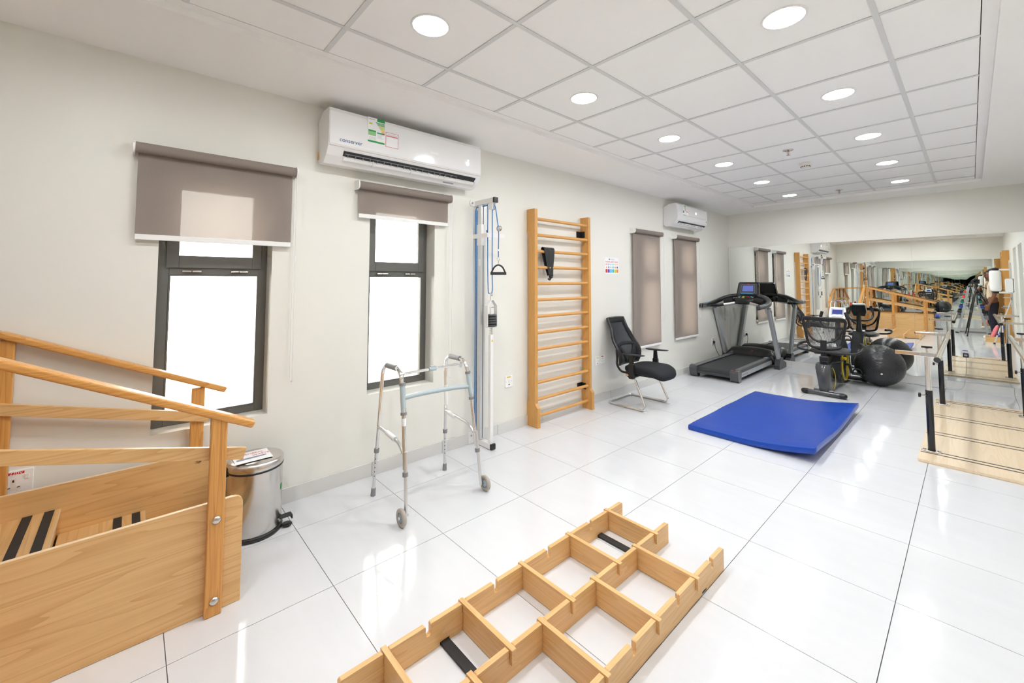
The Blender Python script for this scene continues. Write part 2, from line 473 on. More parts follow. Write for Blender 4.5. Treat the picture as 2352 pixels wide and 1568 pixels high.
# ================================================================== THE ROOM
# ---- floor: grout bed with a polished tile in every cell
fl = struct('floor', MB().box(-0.2, YB - 0.2, -0.12, XR + 0.2, YF + 0.2, -0.004), 'grout')
xs = [0.0] + [0.3648 + .6 * k for k in range(6)] + [XR]
ys = [YB] + [-0.0831 + .6 * k for k in range(-2, 14)] + [YF]
ys = [y for i, y in enumerate(ys) if i == 0 or y - ys[0] > 0.02]
share = {}
G = 0.0016
for i in range(len(xs) - 1):
    for j in range(len(ys) - 1):
        dx, dy = xs[i + 1] - xs[i], ys[j + 1] - ys[j]
        key = (round(dx, 3), round(dy, 3))
        if key not in share:
            o = part('floor_tile', MB().box(-dx / 2 + G, -dy / 2 + G, -0.012, dx / 2 - G, dy / 2 - G, 0.0), 'tile', fl)
            share[key] = o.data
        else:
            o = bpy.data.objects.new('floor_tile', share[key]); COL.objects.link(o); o.parent = fl
        o.location = ((xs[i] + xs[i + 1]) / 2, (ys[j] + ys[j + 1]) / 2, 0)

# ---- walls
WIN = [(-0.125, 0.430), (1.070, 1.630), (4.800, 5.360), (5.930, 6.500)]
WZ0, WZ1 = 0.588, 2.06
mb = MB(); y = YB - 0.2
for a, b in WIN:
    mb.box(-0.2, y, -0.1, 0, a, 2.9); mb.box(-0.2, a, -0.1, 0, b, WZ0); mb.box(-0.2, a, WZ1, 0, b, 2.9); y = b
mb.box(-0.2, y, -0.1, 0, YF + 0.2, 2.9)
struct('wall_left', mb, 'wall')
struct('wall_far', MB().box(0, YF, -0.1, XR, YF + 0.2, 2.9), 'wall')
struct('wall_back', MB().box(0, YB - 0.2, -0.1, XR, YB, 2.9), 'wall')
DOORS = [(2.15, 3.05), (3.55, 4.45)]
mb = MB(); y = YB - 0.2
for a, b in DOORS:
    mb.box(XR, y, -0.1, XR + 0.2, a, 2.9); mb.box(XR, a, 2.12, XR + 0.2, b, 2.9); y = b
mb.box(XR, y, -0.1, XR + 0.2, YF + 0.2, 2.9)
struct('wall_right', mb, 'wall')
for k, (a, b) in enumerate(DOORS):
    d = thing('door_%d' % (k + 1), None, None, (XR, a, 0), kind='structure')
    part('door_leaf', MB().box(0.10, 0.04, 0.005, 0.14, b - a - 0.04, 2.08), 'doorgrey', d, 0.003)
    part('door_frame', MB().box(0.06, 0, 0, 0.17, 0.04, 2.12).box(0.06, b - a - 0.04, 0, 0.17, b - a, 2.12).box(0.06, 0.04, 2.08, 0.17, b - a - 0.04, 2.12), 'white', d, 0.003)
    part('door_handle', MB().tube(bend([(0.10, 0.12, 1.0), (0.05, 0.12, 1.0), (0.05, 0.24, 1.0)], 0.015), 0.009), 'steel', d)
struct('ground', MB().box(-9.0, -9, -0.35, -0.2, 16, -0.25), 'ground')

# ---- skirting: a tile per floor tile
def skirting(name, place, spans):
    """place(a0, a1) -> box corners; every tile of the skirting is a piece"""
    root = thing(name, None, None, kind='structure')
    for a0, a1 in spans:
        part('skirting_tile', MB().box(*place(a0 + 0.0014, a1 - 0.0014)), 'skirt', root, 0.0012, 1)
    return root
HB = 0.096
ysp = list(zip(ys[:-1], ys[1:]))
skirting('baseboard_left', lambda a, b: (0.0005, a, 0.0, 0.011, b, HB), ysp)
rs = []
for a, b in ysp:
    seg = [(a, b)]
    for d0, d1 in DOORS:
        nseg = []
        for p, q in seg:
            if d1 <= p or d0 >= q: nseg.append((p, q))
            else:
                if p < d0: nseg.append((p, d0))
                if q > d1: nseg.append((d1, q))
        seg = nseg
    rs += seg
skirting('baseboard_right', lambda a, b: (XR - 0.011, a, 0.0, XR - 0.0005, b, HB), [s for s in rs if s[1] - s[0] > 0.01])
xsp = list(zip([0.012] + xs[1:-1], xs[1:-1] + [XR - 0.012]))
skirting('baseboard_far', lambda a, b: (a, YF - 0.011, 0.0, b, YF - 0.0005, HB), xsp)
skirting('baseboard_back', lambda a, b: (a, YB + 0.0005, 0.0, b, YB + 0.011, HB), xsp)

# ---- mirrors on both end walls
def wall_mirror(label, cat, yface, ydir, spans, mat, group):
    for (x0, x1), lb in spans:
        o = part('wall_mirror', MB().box(x0 + 0.001, yface, HB + 0.002, x1 - 0.001, yface + ydir * 0.005, 2.040), mat)
        tag(o, lb, 'mirror', group)
wall_mirror('', '', YF - 0.0005, -1, [((0.004, 2.488), 'wide frameless wall mirror behind the treadmill and exercise ball'),
                             ((2.488, XR - 0.004), 'narrower frameless wall mirror behind the parallel bars')], 'mirror', 'mirrors on the far wall')
wall_mirror('', '', YB + 0.0005, 1, [((0.004, 2.40), 'wavy wall mirror behind the wooden ramp, seen only reflected'),
                            ((2.40, XR - 0.004), 'wavy wall mirror behind the dumbbell rack, seen only reflected')], 'mirror_wavy', 'mirrors on the wall behind the camera')

# ---- ceiling: plaster border, recessed grid with lay-in tiles
OX0, OX1, OY0, OY1 = 0.640, 3.185, -0.86, 7.345
mb = MB()
mb.box(-0.05, YB - 0.05, ZS, OX0, YF + 0.05, ZS + 0.1).box(OX1, YB - 0.05, ZS, XR + 0.05, YF + 0.05, ZS + 0.1)
mb.box(OX0, YB - 0.05, ZS, OX1, OY0, ZS + 0.1).box(OX0, OY1, ZS, OX1, YF + 0.05, ZS + 0.1)
mb.box(-0.05, YB - 0.05, ZS + 0.1, XR + 0.05, YF + 0.05, ZS + 0.16)
ce = struct('ceiling', mb, 'soffit')
gx = [OX0 + 0.055] + [0.9899 + .6 * k for k in range(4)] + [OX1 - 0.055]
gy = [OY0 + 0.055] + [0.5061 + .6 * k for k in range(-2, 12)] + [OY1 - 0.055]
gy = [g for g in gy if OY0 + 0.05 < g < OY1 - 0.05]
# wall angle round the edge
zt = ZC
part('grid_angle', MB().box(OX0 + 0.0005, OY0, zt - 0.002, gx[0], OY1, zt + 0.001).box(gx[-1], OY0, zt - 0.002, OX1 - 0.0005, OY1, zt + 0.001)
     .box(gx[0], OY0 + 0.0005, zt - 0.002, gx[-1], gy[0], zt + 0.001).box(gx[0], gy[-1], zt - 0.002, gx[-1], OY1 - 0.0005, zt + 0.001), 'soffit', ce)
for x in gx[1:-1]:
    part('grid_bar', MB().box(x - 0.012, gy[0], zt - 0.006, x + 0.012, gy[-1], zt - 0.002), 'tbar', ce, 0.0008, 1)
for y in gy[1:-1]:
    for i in range(len(gx) - 1):
        a = gx[i] + (0.0125 if i else 0.0); b = gx[i + 1] - (0.0125 if i < len(gx) - 2 else 0.0)
        part('grid_cross_bar', MB().box(a, y - 0.012, zt - 0.0055, b, y + 0.012, zt - 0.002), 'tbar', ce)
for i in range(len(gx) - 1):
    for j in range(len(gy) - 1):
        x0, x1, y0, y1 = gx[i], gx[i + 1], gy[j], gy[j + 1]
        if y1 - y0 < 0.03: continue
        part('ceiling_tile', MB().box(x0 + 0.004, y0 + 0.004, zt - 0.001, x1 - 0.004, y1 - 0.004, zt + 0.014), 'ctile', ce)

# ---- downlights
ORD = ['first', 'second', 'third', 'fourth', 'fifth', 'sixth']
for col, (x, side) in enumerate(((1.290, 'window-side'), (2.490, 'mirror-bar-side'))):
    for k in range(-1, 6):
        y = 0.806 + 1.2 * k
        if k < 0: lb = 'round recessed ceiling light above the ramp side, out of frame' if col == 0 else 'round recessed ceiling light above the photographer, out of frame'
        elif col == 0: lb = 'round recessed ceiling light, %s from the camera in the row nearer the windows' % ORD[k]
        elif k == 0: lb = 'round recessed ceiling light above the wooden floor grid, out of frame'
        else: lb = 'round recessed ceiling light, %s from the camera in the row farther from the windows' % ORD[k - 1]
        t = thing('downlight', lb, 'ceiling light', (x, y, zt - 0.002), 0, 'recessed ceiling downlights')
        part('trim_ring', MB().lathe([(0.083, 0.002), (0.083, -0.002), (0.086, -0.0045), (0.094, -0.0035), (0.0965, 0.0005)], n=36), 'white', t)
        part('diffuser', MB().lathe([(0.0, -0.0022), (0.0828, -0.0022), (0.0828, 0.0005)], n=36, smooth=False), 'lamp', t)
        ld_ = bpy.data.lights.new('downlight_beam', 'AREA'); ld_.shape = 'DISK'; ld_.size = 0.16; ld_.energy = BEAM; ld_.color = (0.97, 0.985, 1.0); ld_.spread = SPREAD
        lo_ = bpy.data.objects.new('downlight_beam', ld_); COL.objects.link(lo_); lo_.parent = t; lo_.location = (0, 0, -0.0035)

# sprinklers and smoke detector
for (x, y, lb) in ((1.905, 4.345, 'fire sprinkler head on the ceiling nearer the camera'), (1.862, 6.887, 'fire sprinkler head on the ceiling near the far wall')):
    t = thing('fire_sprinkler', lb, 'sprinkler', (x, y, zt), 0, 'ceiling sprinklers')
    part('escutcheon', MB().lathe([(0.045, -0.002), (0.045, -0.006), (0.030, -0.012), (0.0, -0.012)], n=24), 'steel', t)
    part('sprinkler_frame', MB().tube([(-0.004, 0, -0.010), (-0.013, 0, -0.028), (-0.005, 0, -0.050)], 0.0025, 8).tube([(0.004, 0, -0.010), (0.013, 0, -0.028), (0.005, 0, -0.050)], 0.0025, 8), 'steel', t)
    part('glass_bulb', MB().tube([(0, 0, -0.012), (0, 0, -0.046)], 0.003, 8), 'red', t)
    part('deflector', MB().disc((0, 0, -0.052), 0.018, 0.002), 'steel', t)
t = thing('smoke_detector', 'round cream smoke detector on the ceiling between two sprinklers', 'smoke detector', (1.899, 4.989, zt))
part('base_ring', MB().lathe([(0.055, -0.002), (0.055, -0.018), (0.050, -0.024)], n=32), 'offwhite', t)
part('sensor_dome', MB().lathe([(0.049, -0.018), (0.040, -0.046), (0.030, -0.052), (0.0, -0.053)], n=32), 'offwhite', t)
for j in range(12):
    a = 2 * pi * j / 12
    part('vent_slot', MB().beam((0.0395 * math.cos(a), 0.0395 * math.sin(a), -0.036), (0.0365 * math.cos(a), 0.0365 * math.sin(a), -0.045), 0.011, 0.014, (math.cos(a), math.sin(a), 0)), 'black', t)

# ---- windows
def window(n, y0, y1):
    t = thing('window_%d' % n, None, None, (-0.13, y0, WZ0), kind='structure')
    w_, h_ = y1 - y0, WZ1 - WZ0; d = 0.05
    ZT0, ZT1 = 1.462 - WZ0, 1.575 - WZ0
    part('window_frame', MB().box(-d, 0.001, 0.001, 0, 0.055, h_ - .001).box(-d, w_ - 0.048, 0.001, 0, w_ - .001, h_ - .001).box(-d, 0.055, 0.001, 0, w_ - 0.048, 0.045)
         .box(-d, 0.055, h_ - 0.05, 0, w_ - 0.048, h_ - .001).box(-d, 0.055, ZT0, 0, w_ - 0.048, ZT0 + 0.042), 'frame', t, 0.002)
    s0, s1 = 0.04, w_ - 0.035
    part('opening_sash', MB().box(-0.035, s0, ZT0 + 0.040, 0.014, s0 + 0.058, h_ - 0.03).box(-0.035, s1 - 0.052, ZT0 + 0.040, 0.014, s1, h_ - 0.03)
         .box(-0.035, s0 + .058, ZT0 + 0.040, 0.014, s1 - .052, ZT1).box(-0.035, s0 + .058, h_ - 0.09, 0.014, s1 - .052, h_ - 0.03), 'frame', t, 0.002)
    part('glazing_bead', MB().box(-0.02, 0.055, 0.045, 0.004, 0.063, ZT0).box(-0.02, w_ - 0.056, 0.045, 0.004, w_ - .048, ZT0).box(-0.02, .063, .045, .004, w_ - .056, .053).box(-0.02, .063, ZT0 - .008, .004, w_ - .056, ZT0), 'frame', t, 0.001)
    part('lower_pane', MB().box(-0.030, 0.056, 0.046, -0.024, w_ - 0.049, ZT0 - 0.001), 'glass', t)
    part('upper_pane', MB().box(-0.018, s0 + 0.059, ZT1 + 0.001, -0.012, s1 - 0.053, h_ - 0.091), 'glass', t)
    for yy in (0.16, 0.40):
        part('hinge', MB().tube([(0.012, yy - 0.045, ZT0 + 0.020), (0.012, yy - 0.002, ZT0 + 0.020)], 0.007, 10).tube([(0.012, yy + 0.002, ZT0 + 0.020), (0.012, yy + 0.045, ZT0 + 0.020)], 0.007, 10), 'steel', t)
    return t
for k, (a, b) in enumerate(WIN): window(k + 1, a, b)

# ---- roller blinds
def blind(lb, y0, y1, ztop, zbot, chain_side, chain_z, x=0.058):
    t = thing('roller_blind', lb, 'blind', (0, (y0 + y1) / 2, ztop - 0.03), 0, 'taupe roller blinds on the window wall')
    R_ = 0.029; zc = ztop - R_; oy = (y0 + y1) / 2; oz = ztop - 0.03
    L_ = lambda p: (p[0], p[1] - oy, p[2] - oz)
    def TB(): return MB()
    def P_(name, mb, mat, **k):
        mb.v = [L_(v) for v in mb.v]; return part(name, mb, mat, t, **k)
    P_('roller_tube', MB().tube([(x, y0 - 0.012, zc), (x, y1 + 0.012, zc)], R_, 20), 'blind')
    n = 14; rows = []
    xf_ = x - R_ + 0.004
    for i in range(n + 1):
        z = zc - (zc - zbot) * i / n
        rows.append([(xf_ + 0.0015 * math.sin(9 * (y0 + (y1 - y0) * j / 8) + i * .5) * i / n, y0 + (y1 - y0) * j / 8, z) for j in range(9)])
    P_('blind_fabric', MB().grid(rows), 'blind')
    P_('hem_bar', MB().box(xf_ - 0.006, y0, zbot - 0.030, xf_ + 0.006, y1, zbot), 'white', bevel=0.003)
    for yy in (y0 - 0.022, y1 + 0.014):
        P_('end_bracket', MB().prism(rrect(0.001, zc - 0.034, x + 0.032, zc + 0.034, 0.028, 5, (0, 1, 1, 0)), 'y', yy, yy + 0.008), 'white', bevel=0.001)
    cy = y1 + 0.010 if chain_side > 0 else y0 - 0.010
    pts = [(x - R_ * .8, cy + 0.006, zc), (x - R_ * .8, cy + 0.006, chain_z + 0.05), (x - 0.012, cy + 0.010, chain_z), (x + 0.012, cy + 0.012, chain_z), (x + R_ * .8, cy + 0.010, chain_z + 0.05), (x + R_ * .8, cy + 0.006, zc)]
    P_('bead_chain', MB().tube(bend(pts, 0.03, 4), 0.0022, 6), 'white')
    return t
blind('taupe roller blind half down over the nearest window beside the wooden stairs', -0.226, 0.527, 2.166, 1.676, 1, 0.78)
blind('short taupe roller blind rolled high beneath the large air conditioner', 0.970, 1.735, 2.152, 1.918, 1, 0.62)
blind('wider fully lowered taupe roller blind behind the black office chair', 4.615, 5.325, 2.120, 0.560, 1, 0.85)
blind('narrower fully lowered taupe roller blind beside the treadmill', 5.750, 6.500, 2.120, 0.575, 1, 0.85)

# ================================================================== THINGS ON THE WINDOW WALL
# ---- split air conditioners
def air_con(lb, y0, y1, zb, zt_, dep, style):
    t = thing('air_conditioner', lb, 'air conditioner', (0, y0, zb), 0, 'wall-mounted air conditioners')
    Lw, H = y1 - y0, zt_ - zb
    prof = [(0.002, 0.03), (0.03, 0.004), (dep * .55, 0.0), (dep * .80, H * .13), (dep * .97, H * .27), (dep, H * .38), (dep, H * .93), (dep * .93, H), (dep * .45, H * 1.0), (0.002, H * .86)]
    # hollow outlet: body is an extruded profile, the outlet a dark recessed box set on the sloping underside
    part('body', MB().prism(prof, 'y', 0, Lw), 'white_gloss', t, 0.006, 3)
    fp = [(dep + 0.0005, H * .30), (dep + 0.006, H * .33), (dep + 0.007, H * .60), (dep + 0.004, H * .93), (dep * .94, H * 1.008), (dep * .90, H * 1.0), (dep - 0.002, H * .92)]
    part('front_panel', MB().prism(fp, 'y', 0.004, Lw - 0.004), 'white_gloss', t, 0.002)
    a = Vector((dep * .985, 0, H * .245)); b = Vector((dep * .56, 0, H * .008))
    nrm = Vector((b.z - a.z, 0, -(b.x - a.x))).normalized()
    if nrm.z > 0: nrm = -nrm
    ya, yb = 0.06 * Lw + 0.03, Lw * .965
    m0, m1 = a.lerp(b, .10), a.lerp(b, .62)
    # outlet opening as a dark shallow tray proud of the slope
    q = MB()
    def ob(p0, p1, d0, d1, yy0, yy1):
        v = []
        for yy in (yy0, yy1):
            for p, d in ((p0, d0), (p1, d0), (p1, d1), (p0, d1)):
                w_ = p + nrm * d; v.append((w_.x, yy, w_.z))
        return v, [(0, 1, 2, 3), (7, 6, 5, 4), (0, 4, 5, 1), (1, 5, 6, 2), (2, 6, 7, 3), (3, 7, 4, 0)]
    part('air_outlet', MB().add(*ob(m0, m1, -0.01, 0.002, ya, yb)), 'black', t)
    if style == 0:
        n = 18
        for i in range(n):
            yy = ya + 0.03 + (yb - ya - 0.22) * i / (n - 1)
            part('air_vane', MB().add(*ob(m0.lerp(m1, .25), m0.lerp(m1, .62), 0.002, 0.010, yy, yy + 0.0035)), 'grey', t)
        part('air_vane_bar', MB().add(*ob(m0.lerp(m1, .22), m0.lerp(m1, .27), 0.0025, 0.008, ya + .01, yb - .19)), 'grey', t)
        part('louvre', MB().add(*ob(m0.lerp(m1, .66), m0.lerp(m1, .98), 0.010, 0.016, ya + 0.004, yb - 0.004)), 'white', t, 0.002)
        for i in range(4):
            yy = ya + (yb - ya) * (0.27 * i + .19)
            part('louvre_pivot', MB().add(*ob(m0.lerp(m1, .50), m0.lerp(m1, 1.08), 0.004, 0.022, yy, yy + 0.006)), 'white', t, 0.001)
        part('panel_seam', MB().box(dep * .9, 0.01, H * .285, dep + 0.0035, Lw - 0.01, H * .298), 'offwhite', t)
        part('pipe_notch', MB().box(0.0, -0.001, H * .10, 0.035, 0.004, H * .27), 'lam_z', t)
        part('vent_grille', MB().add(*ob(a.lerp(b, .80), a.lerp(b, .90), 0.001, 0.003, Lw * .74, Lw * .82)), 'greyprint', t)
        # printed stickers on the front panel
        xf_ = dep + 0.0075
        Z = lambda v: H * v
        lab = part('energy_label', MB().box(xf_ - 0.002, Lw * .205, Z(.50), xf_ + 0.0004, Lw * .305, Z(.995)), 'paper', t)
        def pr_(nm, y_0, z_0, y_1, z_1, mat): part(nm, MB().box(xf_ + 0.0003, Lw * y_0, Z(z_0), xf_ + 0.0009, Lw * y_1, Z(z_1)), mat, lab)
        pr_('label_header', .258, .935, .304, .995, 'green'); pr_('label_footer', .206, .50, .304, .535, 'green')
        cols = ['green', 'green', 'green', 'lime', 'lime', 'lime', 'yellow', 'yellow', 'orange', 'orange', 'cone']
        for i, cc in enumerate(cols): pr_('rating_bar', .250 + .0044 * i, .905 - .021 * i, .303, .918 - .021 * i, cc)
        pr_('rating_badge', .212, .855, .230, .885, 'lime')
        pr_('label_panel', .208, .635, .252, .715, 'lgreen'); pr_('label_tab', .208, .715, .252, .745, 'green'); pr_('label_tab', .258, .695, .303, .722, 'green')
        for i in range(4): pr_('text_line', .212, .60 - .02 * i, .250 + .006 * (i % 2), .604 - .02 * i, 'greyprint')
        for i in range(4): pr_('text_line', .260, .675 - .022 * i, .296 - .006 * (i % 3), .679 - .022 * i, 'greyprint')
        pr_('text_line', .212, .955, .245, .962, 'slate')
        w2_ = part('warranty_label', MB().box(xf_ - 0.002, Lw * .310, Z(.475), xf_ + 0.0004, Lw * .388, Z(.775)), 'paper', t)
        def pw_(nm, y_0, z_0, y_1, z_1, mat): part(nm, MB().box(xf_ + 0.0003, Lw * y_0, Z(z_0), xf_ + 0.0009, Lw * y_1, Z(z_1)), mat, w2_)
        pw_('label_border', .310, .475, .3125, .775, 'redprint2'); pw_('label_border', .3855, .475, .388, .775, 'redprint2'); pw_('label_border', .3125, .475, .3855, .483, 'redprint2'); pw_('label_border', .3125, .767, .3855, .775, 'redprint2')
        pw_('label_header', .314, .690, .384, .708, 'redprint2')
        for i in range(3): pw_('text_line', .320, .74 - .014 * i, .380, .744 - .014 * i, 'greyprint')
        text('brand_lettering', 'conserver', 0.038, 'blueprint', t, W[t] @ wall_text_mtx(xf_ - 0.0004, Lw * .115, Z(.415)))
        part('faded_sticker', MB().box(xf_ - 0.002, Lw * .60, Z(.55), xf_ + 0.0003, Lw * .66, Z(.60)), 'paper', t)
        dsp = part('display_digit', MB().tube([(xf_, Lw * .886 + 0.012 * math.cos(k * pi / 5), Z(.51) + 0.013 * math.sin(k * pi / 5)) for k in range(10)], 0.004, 6, closed=True), 'led', t)
        part('display_tick', MB().box(xf_ - .001, Lw * .884, Z(.58), xf_ + .0015, Lw * .896, Z(.60)), 'led', t)
    else:
        part('louvre_frame', MB().add(*ob(m0.lerp(m1, .34), m0.lerp(m1, .46), 0.002, 0.012, ya + .02, yb - .05)).add(*ob(m0.lerp(m1, .82), m0.lerp(m1, .95), 0.002, 0.012, ya + .02, yb - .05)), 'white', t)
        for i in range(8):
            yy = ya + 0.02 + (yb - ya - 0.08) * i / 7
            part('air_vane', MB().add(*ob(m0.lerp(m1, .46), m0.lerp(m1, .82), 0.002, 0.012, yy, yy + (0.045 if i % 2 else 0.02))), 'white', t)
        part('panel_seam', MB().box(dep * .9, 0.18 * Lw, H * .512, dep + 0.0085, Lw - 0.004, H * .522), 'greyprint', t)
        xf_ = dep + 0.0065
        part('display_light', MB().disc((xf_ + .001, Lw * .60, H * .70), 0.016, 0.003, 'x', 16), 'led', t)
        part('indicator', MB().disc((dep + .005, Lw * .965, H * .42), 0.010, 0.004, 'x', 12), 'blueprint', t)
        lab = part('energy_label', MB().box(xf_ - .002, Lw * .17, H * .50, xf_ + .0006, Lw * .27, H * .99), 'paper', t)
        for i in range(7): part('rating_bar', MB().box(xf_ + .0004, Lw * (.205 + .006 * i), H * (.93 - .035 * i), xf_ + .0012, Lw * .262, H * (.955 - .035 * i)), ['green', 'lgreen', 'lgreen', 'lime', 'lime', 'orange', 'cone'][i], lab)
        part('label_panel', MB().box(xf_ + .0004, Lw * .172, H * .62, xf_ + .0012, Lw * .215, H * .72), 'slate', lab)
        part('label_footer', MB().box(xf_ + .0004, Lw * .18, H * .505, xf_ + .0012, Lw * .268, H * .545), 'lgreen', lab)
        w2_ = part('warranty_label', MB().box(xf_ - .002, Lw * .278, H * .52, xf_ + .0006, Lw * .345, H * .76), 'paper', t)
        part('label_header', MB().box(xf_ + .0004, Lw * .28, H * .68, xf_ + .0012, Lw * .343, H * .71), 'redprint2', w2_)
    return t
air_con('large white split air conditioner with energy label above the second window', 0.690, 1.945, 2.222, 2.578, 0.215, 0)
air_con('smaller white split air conditioner near the mirror corner', 5.50, 6.50, 2.222, 2.552, 0.210, 1)

# ---- wall bars
def wall_bars(lb, loc, rz):
    t = thing('wall_bars', lb, 'wall bars', loc, rz, 'wooden wall bars')
    Wd = 0.90; Hh = 2.15
    side = [(0.001, 0.0), (0.150, 0.0), (0.150, 0.185), (0.115, 0.225), (0.115, Hh), (0.001, Hh), (0.001, Hh - 0.22), (0.020, Hh - 0.25), (0.020, 0.26), (0.001, 0.22)]
    for y0 in (0.0, Wd - 0.040):
        part('side_post', MB().prism(side, 'y', y0, y0 + 0.040), 'bars_z', t, 0.003)
    for k in range(13):
        z = 0.092 + k * (2.052 - 0.092) / 12
        pts = [(0.088, 0.037, z), (0.088, Wd - 0.037, z)]
        part('rung', MB().tube(pts, 0.0165, 14), 'bars_y', t)
    for z in (1.955, 0.245):
        part('fixing_bracket', MB().box(0.0005, Wd - 0.115, z - 0.035, 0.006, Wd - 0.0405, z + 0.035).box(0.006, Wd - 0.046, z - 0.035, 0.065, Wd - 0.0405, z + 0.035), 'black', t, 0.002)
        part('screw', MB().disc((0.0075, Wd - 0.085, z), 0.006, 0.003, 'x', 10), 'steel', t)
    return t
wall_bars('honey coloured wooden wall bars between the cable pulley and the office chair', (0, 2.703, 0), 0)

# ---- black resistance band looped over a rung
t = thing('resistance_band', 'black rubber exercise band looped over a rung of the wall bars', 'exercise band', (0.088, 2.92, 1.44))
xb = 0.088
def strip(y0, y1, xo, zt0, yb0, yb1, zb0, ripple):
    rows = []
    for i in range(15):
        s_ = i / 14
        z = zt0 + (zb0 - zt0) * s_; a = y0 + (yb0 - y0) * s_ ** 1.3; b = y1 + (yb1 - y1) * s_ ** 1.6
        rows.append([(xb + xo * (1 - .35 * s_) + ripple * math.sin(5 * j / 4 + 5 * s_), a + (b - a) * j / 6, z) for j in range(7)])
    return rows
part('front_strap', MB().grid(strip(2.90, 2.995, 0.021, 1.752, 2.945, 2.985, 1.475, 0.004)).xf(Matrix.Translation((-xb, -2.92, -1.44))), 'rubber', t, solid=0.003)
part('side_strap', MB().grid(strip(2.845, 2.905, 0.022, 1.752, 2.925, 2.955, 1.48, 0.003)).xf(Matrix.Translation((-xb, -2.92, -1.44))), 'rubber', t, solid=0.003)
part('rear_strap', MB().grid(strip(2.84, 2.98, -0.022, 1.752, 2.93, 2.98, 1.48, 0.003)).xf(Matrix.Translation((-xb, -2.92, -1.44))), 'rubber', t, solid=0.003)
rows = [[(0.0225 * math.cos(a), -0.08 + 0.155 * j / 6, 1.748 - 1.44 + 0.0225 * math.sin(a)) for j in range(7)] for a in [pi * i / 8 for i in range(9)]]
part('top_fold', MB().grid(rows), 'rubber', t, solid=0.003)
part('knot', MB().sphere((0.0, 0.045, 0.028), 0.020, 14, 9, (1, 1.2, .9)).tube(cr([(0, 0.045, 0.02), (0.01, 0.02, 0.0), (0.005, 0.0, 0.008)], 4), 0.010, 8), 'rubber', t)

# ---- safety goals poster
t = thing('safety_poster', 'small white safety goals poster with coloured boxes beside the wall bars', 'poster', (0, 4.18, 1.617))
hw, hh = 0.148, 0.102
part('sheet', MB().box(0.0005, -hw, -hh, 0.002, hw, hh), 'paper', t)
text('poster_title', 'PATIENT SAFETY GOALS', 0.0245, 'red', t, W[t] @ wall_text_mtx(0.0022, 0, 0.045))
part('poster_emblem', MB().disc((0.0024, -0.055, 0.078), 0.012, 0.001, 'x', 14), 'slate', t)
for i in range(3): part('text_line', MB().box(0.002, -0.036, 0.083 - .007 * i, 0.0026, 0.055, 0.085 - .007 * i), 'greyprint', t)
for i, cc in enumerate(['red', 'purple', 'skyblue', 'teal', 'lime', 'orange']):
    yy = -0.115 + 0.046 * i
    part('colour_box', MB().prism(rrect(yy - 0.019, -0.088, yy + 0.019, -0.046, 0.004), 'x', 0.002, 0.0028), cc, t)
    part('goal_mark', MB().tube([(0.0024, yy - 0.012, 0.022), (0.0024, yy - 0.014, 0.006), (0.0024, yy - 0.004, 0.004)], 0.0014, 5).box(0.002, yy - .002, .012, 0.0027, yy + .014, .022), cc, t)
    part('goal_icon', MB().disc((0.0024, yy, -0.022), 0.010 + 0.003 * (i % 2), 0.001, 'x', 10), ['orange', 'slate', 'greyprint', 'teal', 'cone', 'purple'][i], t)

# ---- electrical sockets
def socket(lb, y0, z0, y1, z1, strip_mat, style='fused', x=0.0):
    t = thing('wall_socket', lb, 'socket', (x, (y0 + y1) / 2, (z0 + z1) / 2), 0, 'white wall sockets')
    a, b = (y1 - y0) / 2, (z1 - z0) / 2
    part('face_plate', MB().box(0.0005, -a, -b, 0.009, a, b), 'white', t, 0.003)
    s_ = part('marking_strip', MB().box(0.009, -a * .55, b * .66, 0.0096, a * .45, b * .86), strip_mat, t)
    if style == 'outlet':
        s_.scale = (1, 1, 1)
        text('marking_text', '220V', 0.020, 'paper', t, W[t] @ wall_text_mtx(0.0099, -a * .03, b * .76))
        part('switch', MB().box(0.009, a * .50, b * .18, 0.0125, a * .74, b * .58), 'offwhite', t, 0.001)
        part('pin_shutter', MB().box(0.009, -a * .32, -b * .25, 0.0098, 0.0, b * .32).box(0.009, -a * .70, -b * .62, 0.0098, a * .32, -b * .25), 'offwhite', t)
        part('earth_slot', MB().box(0.0097, -a * .22, b * .02, 0.0102, -a * .11, b * .22), 'black', t)
        for yy in (-.50, .06): part('pin_slot', MB().box(0.0097, a * yy, -b * .45, 0.0102, a * (yy + .18), -b * .38), 'black', t)
    elif style == 'fused':
        part('fuse_carrier', MB().box(0.009, -a * .22, -b * .18, 0.0105, a * .18, b * .22), 'offwhite', t)
        part('cable_hole', MB().box(0.009, -a * .16, -b * .62, 0.0097, a * .16, -b * .44), 'black', t)
        for yy in (-.72, .72): part('screw', MB().disc((0.0093, a * yy, 0), 0.003, 0.001, 'x', 8), 'grey', t)
    else:
        part('earth_slot', MB().box(0.009, -a * .08, b * .1, 0.0097, a * .08, b * .35), 'greyprint', t)
        for yy in (-.42, .22): part('pin_slot', MB().box(0.009, a * yy, -b * .42, 0.0097, a * (yy + .2), -b * .3), 'greyprint', t)
    return t
socket('single white fused outlet with yellow strip between pulley and wall bars', 2.412, 0.412, 2.505, 0.520, 'yellow')
socket('white fused outlet with green strip, left of the pair beside the office chair', 3.815, 0.428, 3.905, 0.528, 'lime')
socket('white power outlet with red strip, right of the pair beside the office chair', 3.910, 0.436, 4.000, 0.536, 'red', 'plain')
socket('white 220V power outlet with switch behind the wooden stairs', -0.640, 0.440, -0.535, 0.548, 'red', 'outlet')
t = socket('white power outlet with a round black plug behind the treadmill', 7.08, 0.345, 7.20, 0.445, 'red', 'plain')
pl = part('plug', MB().lathe([(0.0, 0.040), (0.016, 0.038), (0.023, 0.028), (0.023, 0.0098)], (0, -0.012, -0.012), 'x', 16), 'black', t)
